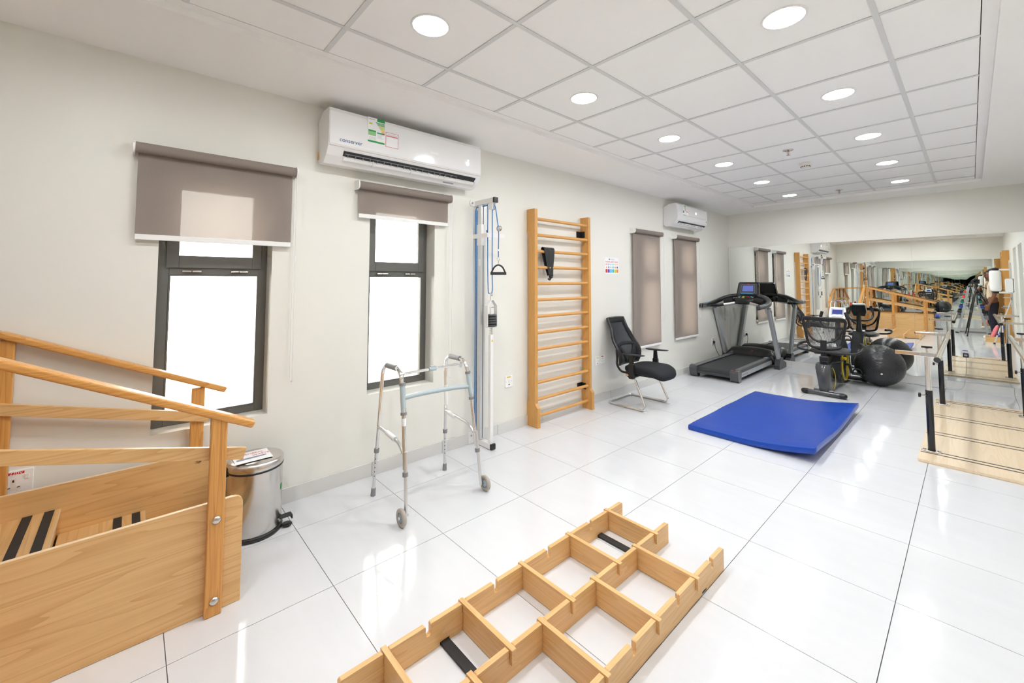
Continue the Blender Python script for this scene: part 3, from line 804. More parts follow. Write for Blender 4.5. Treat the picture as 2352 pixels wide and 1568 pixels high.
part('plug_cord', MB().tube(cr([(0.034, -0.012, -0.030), (0.040, -0.010, -0.10), (0.05, 0.06, -0.20), (0.10, 0.10, -0.30), (0.16, 0.16, -0.385)], 5), 0.004, 7), 'black', pl)

# ---- far wall outlet with charger (set into the mirror)
t = thing('wall_socket', 'white outlet with a black charger set in the mirror behind the parallel bars', 'socket', (2.985, YF - 0.0056, 0.470), 0, 'white wall sockets')
part('face_plate', MB().box(-0.055, -0.009, -0.047, 0.055, -0.0003, 0.047), 'white', t, 0.003)
part('marking_strip', MB().box(-0.05, -0.0096, 0.034, 0.0, -0.009, 0.043), 'purple', t)
ch = part('charger', MB().box(-0.047, -0.045, -0.046, 0.004, -0.0095, 0.010), 'black', t, 0.004)
part('charger_label', MB().box(-0.036, -0.0457, -0.030, -0.008, -0.045, -0.006), 'greyprint', ch)
part('charger_cord', MB().tube(cr([(-0.02, -0.025, -0.046), (-0.022, -0.03, -0.15), (-0.035, -0.05, -0.32), (-0.08, -0.12, -0.455), (-0.25, -0.16, -0.466), (-0.55, -0.12, -0.466), (-0.75, -0.10, -0.466)], 6), 0.003, 6), 'greyprint', ch)

# ---- cable pulley station
PX, PY = 0.0, 2.065
t = thing('pulley_station', 'white wall-mounted cable pulley trainer with blue cord beside the wall bars', 'pulley trainer', (0, PY, 0))
top = part('top_arm', MB().box(0.006, -0.022, 2.105, 0.262, 0.022, 2.150), 'wmetal', t, 0.003)
part('end_cap', MB().box(0.262, -0.023, 2.104, 0.282, 0.023, 2.151), 'black', top, 0.003)
part('wall_plate', MB().prism(rrect(-0.075, 2.10, 0.04, 2.16, 0.02), 'x', 0.0006, 0.006), 'wmetal', top)
part('bolt', MB().disc((0.008, -0.052, 2.13), 0.009, 0.006, 'x', 10), 'steel', top)
part('pulley_cheek', MB().prism(rrect(0.205, 2.045, 0.255, 2.106, 0.010), 'y', -0.020, -0.013).prism(rrect(0.205, 2.045, 0.255, 2.106, 0.010), 'y', 0.013, 0.020), 'wmetal', top)
foot = part('foot_beam', MB().box(0.012, -0.024, 0.004, 0.235, 0.024, 0.048), 'wmetal', t, 0.003)
part('end_cap', MB().box(0.235, -0.025, 0.003, 0.256, 0.025, 0.049), 'black', foot, 0.003)
part('wall_plate', MB().prism(rrect(-0.085, 0.003, 0.03, 0.10, 0.006), 'x', 0.0115, 0.0145), 'wmetal', foot)
part('bolt', MB().disc((0.017, -0.055, 0.07), 0.008, 0.005, 'x', 10), 'steel', foot)
part('guide_rail', MB().box(0.055, -0.024, 0.049, 0.103, 0.024, 2.104), 'alu', t, 0.003)
part('rail_groove', MB().box(0.103, -0.006, 0.06, 0.1036, 0.006, 2.10), 'grey', t)
part('rail_label', MB().box(0.068, -0.0246, 1.56, 0.096, -0.024, 1.62), 'paper', t)
sl = part('sliding_carriage', MB().box(0.048, -0.031, 1.74, 0.110, 0.031, 1.93), 'wmetal', t, 0.004)
part('carriage_bracket', MB().box(0.003, -0.036, 1.805, 0.205, -0.030, 1.845).box(0.199, -0.030, 1.805, 0.205, 0.165, 1.845).box(0.003, -0.030, 1.805, 0.009, 0.165, 1.845), 'wmetal', sl, 0.002)
part('lock_knob', MB().lathe([(0.0, 0.03), (0.012, 0.028), (0.012, 0.0)], (0.080, 0.031, 1.875), 'y', 12), 'black', sl)
wp = part('weight_post', MB().box(0.200, -0.0165, 0.049, 0.233, 0.0165, 0.965), 'wmetal', t, 0.003)
part('warning_sticker', MB().prism([(-0.011, 0.905), (0.011, 0.905), (0.0, 0.928)], 'x', 0.2333, 0.2338), 'yellow', wp)
spring = [(0.2165 + 0.013 * math.cos(a), 0.013 * math.sin(a), 0.967 + 0.062 * a / (2 * pi * 7)) for a in [2 * pi * 7 * i / 84 for i in range(85)]]
part('spring', MB().tube(spring, 0.0022, 6), 'steel', t)
hg = part('weight_hanger', MB().beam((0.2165, -0.052, 1.030), (0.2165, -0.052, 1.215), 0.045, 0.005, (0, 1, 0)).beam((0.2165, 0.052, 1.030), (0.2165, 0.052, 1.215), 0.045, 0.005, (0, 1, 0))
     .beam((0.2165, -0.052, 1.213), (0.2165, -0.010, 1.262), 0.045, 0.005, (0, 1, .8)).beam((0.2165, 0.052, 1.213), (0.2165, 0.010, 1.262), 0.045, 0.005, (0, 1, -.8))
     .box(0.194, -0.0545, 1.026, 0.239, 0.0545, 1.032).box(0.208, -0.008, 1.255, 0.225, 0.008, 1.325), 'wmetal', t, 0.001)
part('hanger_rod', MB().tube([(0.2165, 0, 1.032), (0.2165, 0, 1.20)], 0.011, 12), 'white', hg)
part('hanger_slot', MB().box(0.2391, -0.014, 1.196, 0.2396, 0.014, 1.202), 'slate', hg)
part('bolt', MB().disc((0.2275, 0, 1.303), 0.008, 0.005, 'x', 10), 'steel', hg)
for k in range(5):
    z = 1.043 + .0215 * k
    part('weight_disc', MB().lathe([(0.012, -0.009), (0.042, -0.009), (0.048, -0.004), (0.048, 0.004), (0.042, 0.009), (0.012, 0.009)], (0.2165, 0, z), 'z', 28), 'darkgrey', t)
part('cord', MB().tube([(0.030, -0.030, 0.07), (0.030, -0.030, 2.06), (0.040, -0.028, 2.085), (0.06, -0.026, 2.09)], 0.0042, 8)
     .tube([(0.036, -0.018, 0.07), (0.036, -0.020, 2.06)], 0.0042, 8), 'rope', t)
part('cord', MB().tube(cr([(0.115, -0.02, 2.085), (0.150, 0.0, 2.092), (0.166, 0.0, 2.075), (0.166, 0.0, 1.8), (0.170, 0.0, 1.5), (0.178, 0, 1.335), (0.196, 0, 1.318)], 5), 0.0042, 8), 'rope', t)
part('cord', MB().tube(cr([(0.230, 0.0, 2.07), (0.230, 0.0, 1.9), (0.231, 0.0, 1.5), (0.234, 0, 1.36), (0.225, 0, 1.315)], 5), 0.0042, 8), 'rope', t)
part('cord', MB().tube(cr([(0.262, 0.0, 2.085), (0.274, 0.004, 2.04), (0.285, 0.01, 1.95), (0.292, 0.02, 1.85), (0.290, 0.02, 1.70), (0.290, 0.02, 1.63)], 5), 0.0042, 8), 'rope', t)
part('small_pulley', MB().lathe([(0.010, -0.009), (0.024, -0.009), (0.020, 0.0), (0.024, 0.009), (0.010, 0.009)], (0.296, 0.022, 1.878), 'y', 20), 'steel', t)
part('cord_stop', MB().sphere((0.290, 0.02, 1.690), 0.009, 10, 8), 'white', t)
part('snap_ring', MB().tube([(0.290 + 0.016 * math.cos(a), 0.02, 1.614 + 0.016 * math.sin(a)) for a in [2 * pi * i / 16 for i in range(16)]], 0.0028, 8, closed=True).tube([(0.29, 0.02, 1.598), (0.29, 0.02, 1.575)], 0.004, 8), 'chrome', t)
hd = part('handle_strap', MB().tube(bend([(0.29 - 0.062 * .97, -0.02 + .04, 1.493), (0.252, 0.02, 1.545), (0.29, 0.02, 1.568), (0.328, 0.02, 1.545), (0.29 + .060, 0.02, 1.493)], 0.03, 5), 0.0075, 10).xf(Matrix.Translation((0.29, 0.02, 0)) @ Matrix.Rotation(0.9, 4, 'Z') @ Matrix.Translation((-0.29, -0.02, 0))), 'black', t)
part('handle_grip', MB().tube([(0.222, 0.02, 1.490), (0.358, 0.02, 1.490)], 0.013, 14).xf(Matrix.Translation((0.29, 0.02, 0)) @ Matrix.Rotation(0.9, 4, 'Z') @ Matrix.Translation((-0.29, -0.02, 0))), 'rubber', hd)

# ================================================================== TRAINING STAIRS WITH RAMP
t = thing('training_stairs', 'wooden therapy stairs with handrails and side ramp in the near left corner', 'training stairs', (0.42, -0.30, 0))
def SP(name, mb, mat, parent=None, **k): return part(name, mb, mat, parent or t, world=True, **k)
YR = -0.70                        # front of the ramp
XA, XZ = 0.06, 0.77               # flight between these side panels
PH = 0.462
SP('side_panel', MB().prism(rrect(-0.735, 0.002, 0.178, PH, 0.035, 5, (0, 0, 1, 0)), 'x', XZ - 0.018, XZ), 'lam_y', bevel=0.001)
SP('side_panel', MB().prism(rrect(YB + 0.03, 0.002, 0.165, PH, 0.035, 5, (0, 0, 1, 0)), 'x', XA, XA + 0.018), 'lam_y', bevel=0.001)
SP('panel_edging', MB().prism([(-0.735, PH + .0002), (0.14, PH + .0002), (0.14, PH + 0.0012), (-0.735, PH + 0.0012)], 'x', XZ - 0.0175, XZ - 0.0005), 'edge')
SP('panel_edging', MB().prism([(-0.735, PH + .0002), (0.13, PH + .0002), (0.13, PH + 0.0012), (-0.735, PH + 0.0012)], 'x', XA + 0.0005, XA + 0.0175), 'edge')
for k, (yn, z) in enumerate(((0.165, 0.115), (-0.135, 0.232), (-0.437, 0.349))):
    yb_ = yn - 0.305
    tr = SP('tread', MB().box(XA + 0.0185, yb_, z - 0.018, XZ - 0.0185, yn, z), 'lam_x', bevel=0.001)
    SP('tread_nosing', MB().box(XA + 0.0185, yn + 0.0002, z - 0.018, XZ - 0.0185, yn + 0.002, z), 'edge', tr)
    for ya in (yn - 0.098, yn - 0.030):
        SP('grip_strip', MB().box(XA + 0.019, ya - 0.020, z + 0.0002, XZ - 0.019, ya + 0.012, z + 0.0018), 'rubber', tr)
    SP('riser', MB().box(XA + 0.0185, yn - 0.025, 0.002 if k == 0 else z - 0.117, XZ - 0.0185, yn - 0.010, z - 0.0185), 'lam_x')
SP('platform', MB().box(XA + 0.0185, YB + 0.05, PH - 0.020, XZ - 0.0185, -0.742, PH - 0.002), 'lam_x', bevel=0.001)
SP('riser', MB().box(XA + 0.0185, -0.765, 0.23, XZ - 0.0185, -0.750, PH - 0.021), 'lam_x')
# ramp along the wall behind the camera
SP('ramp_panel', MB().prism(rrect(XZ + 0.001, 0.002, 2.27, PH, 0.035, 5, (0, 0, 1, 0)), 'y', YR - 0.018, YR), 'lam_x', bevel=0.001)
SP('ramp_panel', MB().prism(rrect(XZ + 0.001, 0.002, 2.27, PH, 0.035, 5, (0, 0, 1, 0)), 'y', YB + 0.03, YB + 0.048), 'lam_x', bevel=0.001)
SP('ramp_deck', MB().prism([(XZ + .001, PH - 0.02), (XZ + .001, PH - 0.002), (2.25, 0.022), (2.25, 0.004)], 'y', YB + 0.0485, YR - 0.0185), 'lam_x')
# posts and rails
def post(x, y, z0, z1, sx=0.034, sy=0.060, bolts=None):
    p = SP('post', MB().box(x - sx / 2, y - sy / 2, z0, x + sx / 2, y + sy / 2, z1), 'pine_z', bevel=0.004)
    for (bx, by, bz, ax) in bolts or []:
        q = 1 if ax == 'x' else -1
        SP('bolt', MB().lathe([(0.0, 0.009), (0.010, 0.008), (0.017, 0.003), (0.017, 0.0)], (bx, by, bz), ax, 18), 'steel', p)
    return p
post(XZ + 0.018, 0.075, 0.001, 0.835, bolts=[(XZ + 0.0352, 0.076, 0.399, 'x'), (XZ + 0.0352, 0.078, 0.063, 'x')])
post(XA - 0.019, 0.072, 0.001, 0.822)
SP('bolt', MB().lathe([(0.0, 0.006), (0.012, 0.005), (0.012, 0.0)], (XA + 0.0185, 0.085, 0.425), 'x', 14), 'steel')
post(XA - 0.019, -0.640, 0.001, 1.155)
post(XZ + 0.018, -0.735, 0.001, 1.195, bolts=[(XZ + 0.0352, -0.735, 0.399, 'x')])
post(XA - 0.019, -1.26, 0.001, 1.16)
def rail(a, b, w_=0.062, h_=0.032, mat='pine_y'):
    return SP('handrail', MB().beam(a, b, w_, h_), mat, bevel=0.009, seg=3)
rail((XZ + 0.012, -0.74, 1.238), (XZ + 0.012, 0.205, 0.772))
rail((XA - 0.014, -0.66, 1.184), (XA - 0.014, 0.200, 0.790))
rail((XA - 0.014, -0.655, 1.184), (XA - 0.014, YB + 0.03, 1.184))
def midrail(a, b, mat='lam_y'): return SP('middle_rail', MB().beam(a, b, 0.020, 0.052), mat, bevel=0.002)
midrail((XZ - 0.010, -0.73, 0.866), (XZ - 0.010, 0.179, 0.640))
midrail((XA + 0.002, -0.66, 0.852), (XA + 0.002, 0.124, 0.650))
midrail((XA + 0.002, -0.655, 0.852), (XA + 0.002, YB + 0.03, 0.852))
for yy, sgn in ((YR, 1), (YB + 0.03, -1)):
    yo = yy + sgn * 0.0175
    for x in (0.86, 1.44, 2.12):
        zt_ = 1.235 - (x - 0.80) * 0.285
        post(x, yo, 0.001, zt_ - 0.018, 0.060, 0.033, [(x, yo + 0.0168, 0.40, 'y'), (x, yo + 0.0168, 0.06, 'y')] if sgn > 0 else None)
    rail((0.80, yo, 1.235), (2.34, yo, 1.235 - 1.54 * 0.285), mat='pine_x')
    SP('middle_rail', MB().beam((0.81, yo - sgn * 0.028, 0.875), (2.28, yo - sgn * 0.028, 0.875 - 1.47 * 0.20), 0.020, 0.052), 'lam_x', bevel=0.002)
SP('handrail', MB().beam((XA + 0.02, YB + 0.035, 1.184), (0.80, YB + 0.035, 1.220), 0.062, 0.032), 'pine_x', bevel=0.009, seg=3)

# traffic cones standing on the landing
for (x, y, lb) in ((0.40, -0.98, 'red training cone on the stair landing, left one in the mirror'), (0.62, -0.92, 'red training cone on the stair landing, right one in the mirror')):
    c = thing('training_cone', lb, 'cone', (x, y, PH - 0.002), 0, 'red cones on the stair landing')
    part('cone_body', MB().lathe([(0.072, 0.012), (0.024, 0.27), (0.018, 0.285), (0.010, 0.286)], n=20), 'cone', c)
    part('cone_base', MB().box(-0.085, -0.085, 0.0, 0.085, 0.085, 0.012), 'cone', c, 0.006)

# ================================================================== PEDAL BIN
t = thing('pedal_bin', 'round stainless steel pedal bin with a label on its lid', 'bin', (0.205, 0.335, 0))
part('bin_body', MB().lathe([(0.134, 0.022), (0.138, 0.030), (0.138, 0.360)], n=48), 'steel', t)
part('base_ring', MB().lathe([(0.130, 0.0), (0.144, 0.004), (0.145, 0.018), (0.139, 0.024)], n=48), 'black', t)
part('rim_ring', MB().lathe([(0.1385, 0.360), (0.1415, 0.362), (0.1415, 0.370), (0.138, 0.372)], n=48), 'black', t)
ld = part('lid', MB().lathe([(0.140, 0.372), (0.141, 0.376), (0.141, 0.402), (0.134, 0.412), (0.118, 0.418), (0.060, 0.422), (0.0, 0.423)], n=48), 'steel', t)
part('hinge', MB().box(-0.02, -0.148, 0.345, 0.02, -0.136, 0.395), 'black', t, 0.003)
part('pedal', MB().box(0.052, 0.110, 0.058, 0.098, 0.178, 0.064).box(0.052, 0.172, 0.058, 0.098, 0.178, 0.040), 'rubber', t, 0.002)
part('pedal_lip', MB().lathe([(0.0, 0.0), (0.026, 0.001), (0.028, 0.008), (0.024, 0.011), (0.0, 0.012)], (0.078, 0.152, 0.006), 'z', 18), 'black', t)
part('lid_label', MB().box(-0.070, -0.112, 0.4235, 0.090, 0.068, 0.4245), 'paper', ld)
flat = lambda x, y, z, a: Matrix.Translation((x, y, z)) @ Matrix.Rotation(a, 4, 'Z')
text('label_text', 'GENERAL', 0.026, 'red', ld, W[t] @ flat(-0.035, -0.012, 0.4247, pi * .5))
text('label_text', 'WASTE', 0.026, 'red', ld, W[t] @ flat(0.000, 0.024, 0.4247, pi * .5))
part('label_band', MB().prism([(0.022, -0.10), (0.050, -0.10), (0.038, 0.045), (0.024, 0.045)], 'z', 0.4246, 0.4249), 'slate', ld)
part('recycling_mark', MB().lathe([(0.1386, 0.22), (0.1386, 0.25)], n=48).xf(Matrix.Identity(4)) if False else MB().beam((0.078, 0.1148, 0.235), (0.062, 0.1240, 0.235), 0.0015, 0.030), 'green', t)

# ================================================================== WALKING FRAME
t = thing('walking_frame', 'folding aluminium walking frame with two front wheels by the second window', 'walker', (0.52, 1.28, 0))
def WP(name, mb, mat, parent=None, **k): return part(name, mb, mat, parent or t, world=True, **k)
for (yf, yt, sg) in ((1.002, 1.030, -1), (1.560, 1.522, 1)):
    def at(x, z):
        return (x, yf + (yt - yf) * z / 0.86, z)
    R_ = 0.0125
    top_ = bend([at(0.326, 0.46), at(0.352, 0.868), at(0.600, 0.872), at(0.668, 0.615)], 0.075, 7)
    fr_ = WP('side_tube', MB().tube(top_, R_, 14), 'chrome')
    WP('hand_grip', MB().tube([at(0.408, 0.8695), at(0.535, 0.8705)], 0.0175, 16), 'grey')
    WP('front_tube', MB().tube([at(0.652, 0.66), at(0.704, 0.30)], R_, 14), 'chrome')
    WP('front_sleeve', MB().tube([at(0.627, 0.785), at(0.662, 0.615)], 0.0165, 14), 'bluegrey')
    for z_ in (0.785, 0.615):
        x_ = 0.627 + (0.785 - z_) / 0.17 * 0.035
        WP('collar', MB().tube([at(x_ - 0.001, z_ + 0.008), at(x_ + 0.0015, z_ - 0.008)], 0.0195, 14), 'grey')
    # extension legs
    rl = WP('rear_leg', MB().tube([at(0.331, 0.53), at(0.294, 0.045)], 0.0105 if sg < 0 else 0.0105, 14), 'alu')
    WP('rubber_tip', MB().tube([at(0.2945, 0.050), at(0.291, 0.001)], [0.014, 0.0165], 14), 'grey', rl)
    WP('collar', MB().tube([at(0.3145, 0.310), at(0.3125, 0.285)], 0.0165, 14), 'grey', rl)
    for k in range(5):
        z_ = 0.245 - 0.028 * k; x_ = 0.2945 + (z_ - 0.045) * 0.0763
        p_ = at(x_, z_)
        WP('adjust_hole', MB().disc((p_[0] + 0.0087, p_[1] - 0.0060, p_[2]), 0.0035, 0.0012, 'x', 8), 'black', rl)
    fl_ = WP('front_leg', MB().tube([at(0.704, 0.40), at(0.741, 0.050)], 0.0105, 14), 'alu')
    WP('collar', MB().tube([at(0.7115, 0.285), at(0.7145, 0.262)], 0.0165, 14), 'grey', fl_)
    WP('push_pin', MB().sphere(at(0.706, 0.345), 0.006, 8, 6), 'chrome', fl_)
    # side brace with plastic sleeve
    br = bend([at(0.334, 0.455), at(0.40, 0.452), at(0.62, 0.430), at(0.688, 0.375)], 0.05, 5)
    WP('side_brace', MB().tube(br, 0.0095, 12), 'alu')
    WP('brace_sleeve', MB().tube([at(0.45 if sg < 0 else 0.37, 0.4485), at(0.565 if sg < 0 else 0.46, 0.437)], 0.0165, 14), 'white')
    if sg > 0: WP('rear_sleeve', MB().tube([at(0.338, 0.645), at(0.331, 0.50)], 0.016, 14), 'white')
    # wheel
    yw = yf + sg * 0.030
    wh = WP('wheel', MB().lathe([(0.030, -0.010), (0.046, -0.011), (0.051, -0.006), (0.051, 0.006), (0.046, 0.011), (0.030, 0.010), (0.030, -0.010)], (0.747, yw, 0.0515), 'y', 30, caps=False), 'tyre')
    WP('wheel_hub', MB().lathe([(0.0, -0.008), (0.0305, -0.006), (0.0305, 0.006), (0.0, 0.008)], (0.747, yw, 0.0515), 'y', 24), 'hub', wh)
    WP('axle', MB().tube([(0.747, yw + sg * 0.016, 0.0515), (0.747, yf - sg * 0.014, 0.0515)], 0.006, 10).disc((0.747, yw + sg * 0.012, 0.0515), 0.010, 0.005, 'y', 10), 'chrome', wh)
WP('cross_bar', MB().tube(cr([(0.646, 1.030, 0.705), (0.652, 1.15, 0.712), (0.652, 1.40, 0.706), (0.640, 1.518, 0.692)], 6), 0.0145, 14), 'bluegrey')
fb = WP('folding_bar', MB().tube([(0.585, 1.035, 0.838), (0.560, 1.515, 0.838)], 0.0095, 12), 'chrome')
WP('bar_clamp', MB().tube([(0.574, 1.245, 0.838), (0.571, 1.300, 0.838)], 0.015, 12).box(0.562, 1.258, 0.845, 0.584, 1.29, 0.858), 'bluegrey', fb)
for yy, xx in ((1.045, 0.585), (1.508, 0.560)): WP('bar_bracket', MB().tube([(xx, yy - 0.012, 0.838), (xx, yy + 0.012, 0.838)], 0.015, 12).box(xx - .014, yy - .008, 0.815, xx + .012, yy + .008, 0.84), 'alu', fb)
WP('maker_label', MB().tube([(0.6655, 1.0218, 0.588), (0.671, 1.0208, 0.545)], 0.0131, 14), 'paper')

# ================================================================== FLOOR GRID FOR STEP TRAINING
t = thing('stepping_grid', 'wooden step-over training grid of slotted boards lying on the floor', 'training grid', (1.857, 1.14, 0))
def GP(name, mb, mat, parent=None, **k): return part(name, mb, mat, parent or t, world=True, **k)
GH = 0.105; Y0g, Y1g = 0.322, 1.972; PT = 0.338; S0 = 0.487; TH = 0.020
slots = [S0 + PT / 2 * k for k in range(9)]
def slotted(y0, y1, sl, wid=0.024, dep=0.036):
    p = [(y0, 0.001)]
    for yn in (0.73, 1.748): p += [(yn - 0.022, 0.001), (yn - 0.022, 0.014), (yn + 0.022, 0.014), (yn + 0.022, 0.001)]
    p += [(y1, 0.001), (y1, GH - .006), (y1 - .006, GH)]
    for s_ in reversed(sl): p += [(s_ + wid / 2 + .003, GH), (s_ + wid / 2, GH - .004), (s_ + wid / 2, GH - dep), (s_ + wid / 2 - .006, GH - dep - .005), (s_ - wid / 2 + .006, GH - dep - .005), (s_ - wid / 2, GH - dep), (s_ - wid / 2, GH - .004), (s_ - wid / 2 - .003, GH)]
    p += [(y0 + .006, GH), (y0, GH - .006)]
    return p
RX = (1.572, 1.863, 2.154)
for x in RX: GP('long_board', MB().prism(slotted(Y0g, Y1g, slots), 'x', x - TH / 2, x + TH / 2), 'beech_y', bevel=0.002)
def cross(xa, xb_, y):
    o_ = 0.022
    pr0 = [(xa - o_, 0.055), (xa - o_, GH + 0.001), (xb_ + o_, GH + 0.001), (xb_ + o_, 0.055), (xb_ + TH / 2 + .001, 0.055), (xb_ + TH / 2 + .001, GH - 0.036), (xb_ - TH / 2 - .001, GH - 0.036), (xb_ - TH / 2 - .001, 0.003),
          (xa + TH / 2 + .001, 0.003), (xa + TH / 2 + .001, GH - 0.036), (xa - TH / 2 - .001, GH - 0.036), (xa - TH / 2 - .001, 0.055)]
    GP('cross_board', MB().prism(pr0[::-1], 'y', y - 0.010, y + 0.010), 'beech_x', bevel=0.0025)
for k, y in enumerate(slots):
    if k % 2 == 0: cross(RX[0], RX[1], y)
    else: cross(RX[1], RX[2], y)
for y in (0.73, 1.748): GP('rubber_strip', MB().box(RX[0] - 0.004, y - 0.019, 0.001, RX[2] + 0.006, y + 0.019, 0.011), 'rubber', bevel=0.001)

# ================================================================== BLUE EXERCISE MAT
n = 26; topg = []; botg = []
A, B, C_, D = Vector((1.150, 3.755, 0)), Vector((1.150, 5.585, 0)), Vector((2.175, 5.560, 0)), Vector((2.168, 3.735, 0))
for i in range(n + 1):
    rt, rb = [], []
    for j in range(n + 1):
        u_, v_ = i / n, j / n
        p = A.lerp(D, u_).lerp(B.lerp(C_, u_), v_)
        c_ = max(0.0, (u_ - 0.42) / 0.58)
        lift = 0.070 * c_ ** 1.8 * (0.75 + 0.25 * math.cos(6 * v_)) + 0.004 * math.sin(9 * v_ + 2) * u_
        inset = 0.004
        edge = min(u_, 1 - u_, v_, 1 - v_) * 30
        puff = 0.004 * min(1, edge) + 0.0035 * math.sin(5.2 * u_ + 1) * math.sin(4.1 * v_) + 0.002 * math.sin(17 * v_ + 4 * u_) * (1 - min(1, edge / 3))
        rt.append((p.x, p.y, 0.0015 + max(lift, 0) + 0.046 + puff)); rb.append((p.x, p.y, 0.0015 + max(lift, 0)))
    topg.append(rt); botg.append(rb)
mm = MB().grid([r[::-1] for r in topg]).grid(botg)
per = [(i, 0) for i in range(n)] + [(n, j) for j in range(n)] + [(i, n) for i in range(n, 0, -1)] + [(0, j) for j in range(n, 0, -1)]
def ringv(s_): 
    out = []
    for i, j in per:
        a_, b_ = Vector(botg[i][j]), Vector(topg[i][j]); q = a_.lerp(b_, s_)
        bul = 0.006 * math.sin(pi * s_)
        cxy = Vector((1.66, 4.66, q.z)); d_ = (q - cxy).normalized()
        out.append(tuple(q + d_ * bul))
    return out
mm.loft([ringv(0), ringv(.25), ringv(.5), ringv(.75), ringv(1)], True, False)
o = part('exercise_mat', mm, 'matblue'); tag(o, 'thick blue vinyl exercise mat on the floor with its right edge curling up', 'mat')

# ================================================================== OFFICE CHAIR
t = thing('office_chair', 'black mesh-back visitor chair with chrome sled base against the wall', 'chair', (0.36, 4.17, 0), 0.0)
hwf = 0.255
leg = [(0.10, -hwf * .92, 0.352), (0.23, -hwf, 0.20), (0.255, -hwf, 0.0135), (-0.24, -hwf, 0.0135), (-0.24, hwf, 0.0135), (0.255, hwf, 0.0135), (0.23, hwf, 0.20), (0.10, hwf * .92, 0.352)]
leg = [(-0.02, -hwf * .90, 0.360), (0.09, -hwf * .92, 0.352), (0.248, -hwf, 0.0135), (-0.255, -hwf, 0.0135), (-0.265, hwf, 0.0135), (0.248, hwf, 0.0135), (0.09, hwf * .92, 0.352), (-0.02, hwf * .90, 0.360)]
part('sled_base', MB().tube(bend(leg, 0.075, 8), 0.0125, 14), 'chrome', t)
part('base_cross_bar', MB().tube([(0.0, -hwf * .91, 0.362), (0.0, hwf * .91, 0.362)], 0.012, 12), 'chrome', t)
for sy in (-1, 1): part('floor_glide', MB().box(0.215, sy * hwf - 0.014, 0.0, 0.25, sy * hwf + 0.014, 0.006), 'white', t)
def ring(xc, hx, hy, z, n=36, p=4.0, xo=0.0):
    out = []
    for i in range(n):
        a = 2 * pi * i / n; c, s_ = math.cos(a), math.sin(a)
        out.append((xc + hx * math.copysign(abs(c) ** (2 / p), c), hy * math.copysign(abs(s_) ** (2 / p), s_), z))
    return out
def seat_z(p, dz): x, y, z = p; return (x, y, z - 0.06 * max(0, (x - 0.22) / 0.18) ** 2 + 0.010 * (abs(y) / .24) ** 3)
seat = [ring(0.155, 0.20, 0.20, 0.372), ring(0.155, 0.232, 0.232, 0.385), ring(0.155, 0.242, 0.243, 0.412), ring(0.155, 0.238, 0.240, 0.440), ring(0.155, 0.215, 0.220, 0.455), ring(0.155, 0.12, 0.13, 0.458)]
seat = [[seat_z(p, 0) for p in r] for r in seat]
part('seat_cushion', MB().loft(seat), 'fabric', t)
part('seat_pan', MB().loft([ring(0.14, 0.19, 0.19, 0.364), ring(0.14, 0.20, 0.20, 0.374)]), 'black', t)
# back: curved panel, s from bottom to top
def backpt(s_, v):            # s 0..1 up, v -1..1 across
    zc = 0.455 + 0.515 * s_
    xc = -0.135 + 0.04 * math.sin(pi * min(1, s_ * 1.9)) - 0.185 * s_ ** 1.4 + 0.01
    hwid = 0.155 + 0.070 * math.sin(pi * min(1.0, s_ * 1.05 + 0.18)) + 0.012 * s_
    return Vector((xc - 0.028 * (1 - v * v) , v * hwid, zc))
rows = [[backpt(i / 20, -0.93 + 1.86 * j / 12) for j in range(13)] for i in range(21)]
bk = part('back_mesh', MB().grid(rows), 'net', t, solid=0.004)
loop = [backpt(0, v / 4) for v in range(-4, 5)] + [backpt(s_ / 14, 1) for s_ in range(1, 14)] + [backpt(1, v / 4) for v in range(4, -5, -1)] + [backpt(s_ / 14, -1) for s_ in range(13, 0, -1)]
part('back_frame', MB().tube(loop, 0.016, 10, closed=True), 'black', t)
part('frame_band', MB().grid([[backpt(s_, v / 6) + Vector((.004, 0, 0)) for v in range(-6, 7)] for s_ in (0.90, 0.95, 1.0)]).grid([[backpt(i / 12, v) + Vector((.004, 0, 0)) for v in (-1, -.87, -.74)] for i in range(13)]).grid([[backpt(i / 12, v) + Vector((.004, 0, 0)) for v in (.74, .87, 1)] for i in range(13)]), 'fabric', t, solid=0.012)
part('lumbar_band', MB().grid([[backpt(0.405 + .03 * k - 0.05 * (v / 6) ** 2 * (1), v / 6) + Vector((.006, 0, 0)) for v in range(-5, 6)] for k in range(3)]), 'fabric', t, solid=0.012)
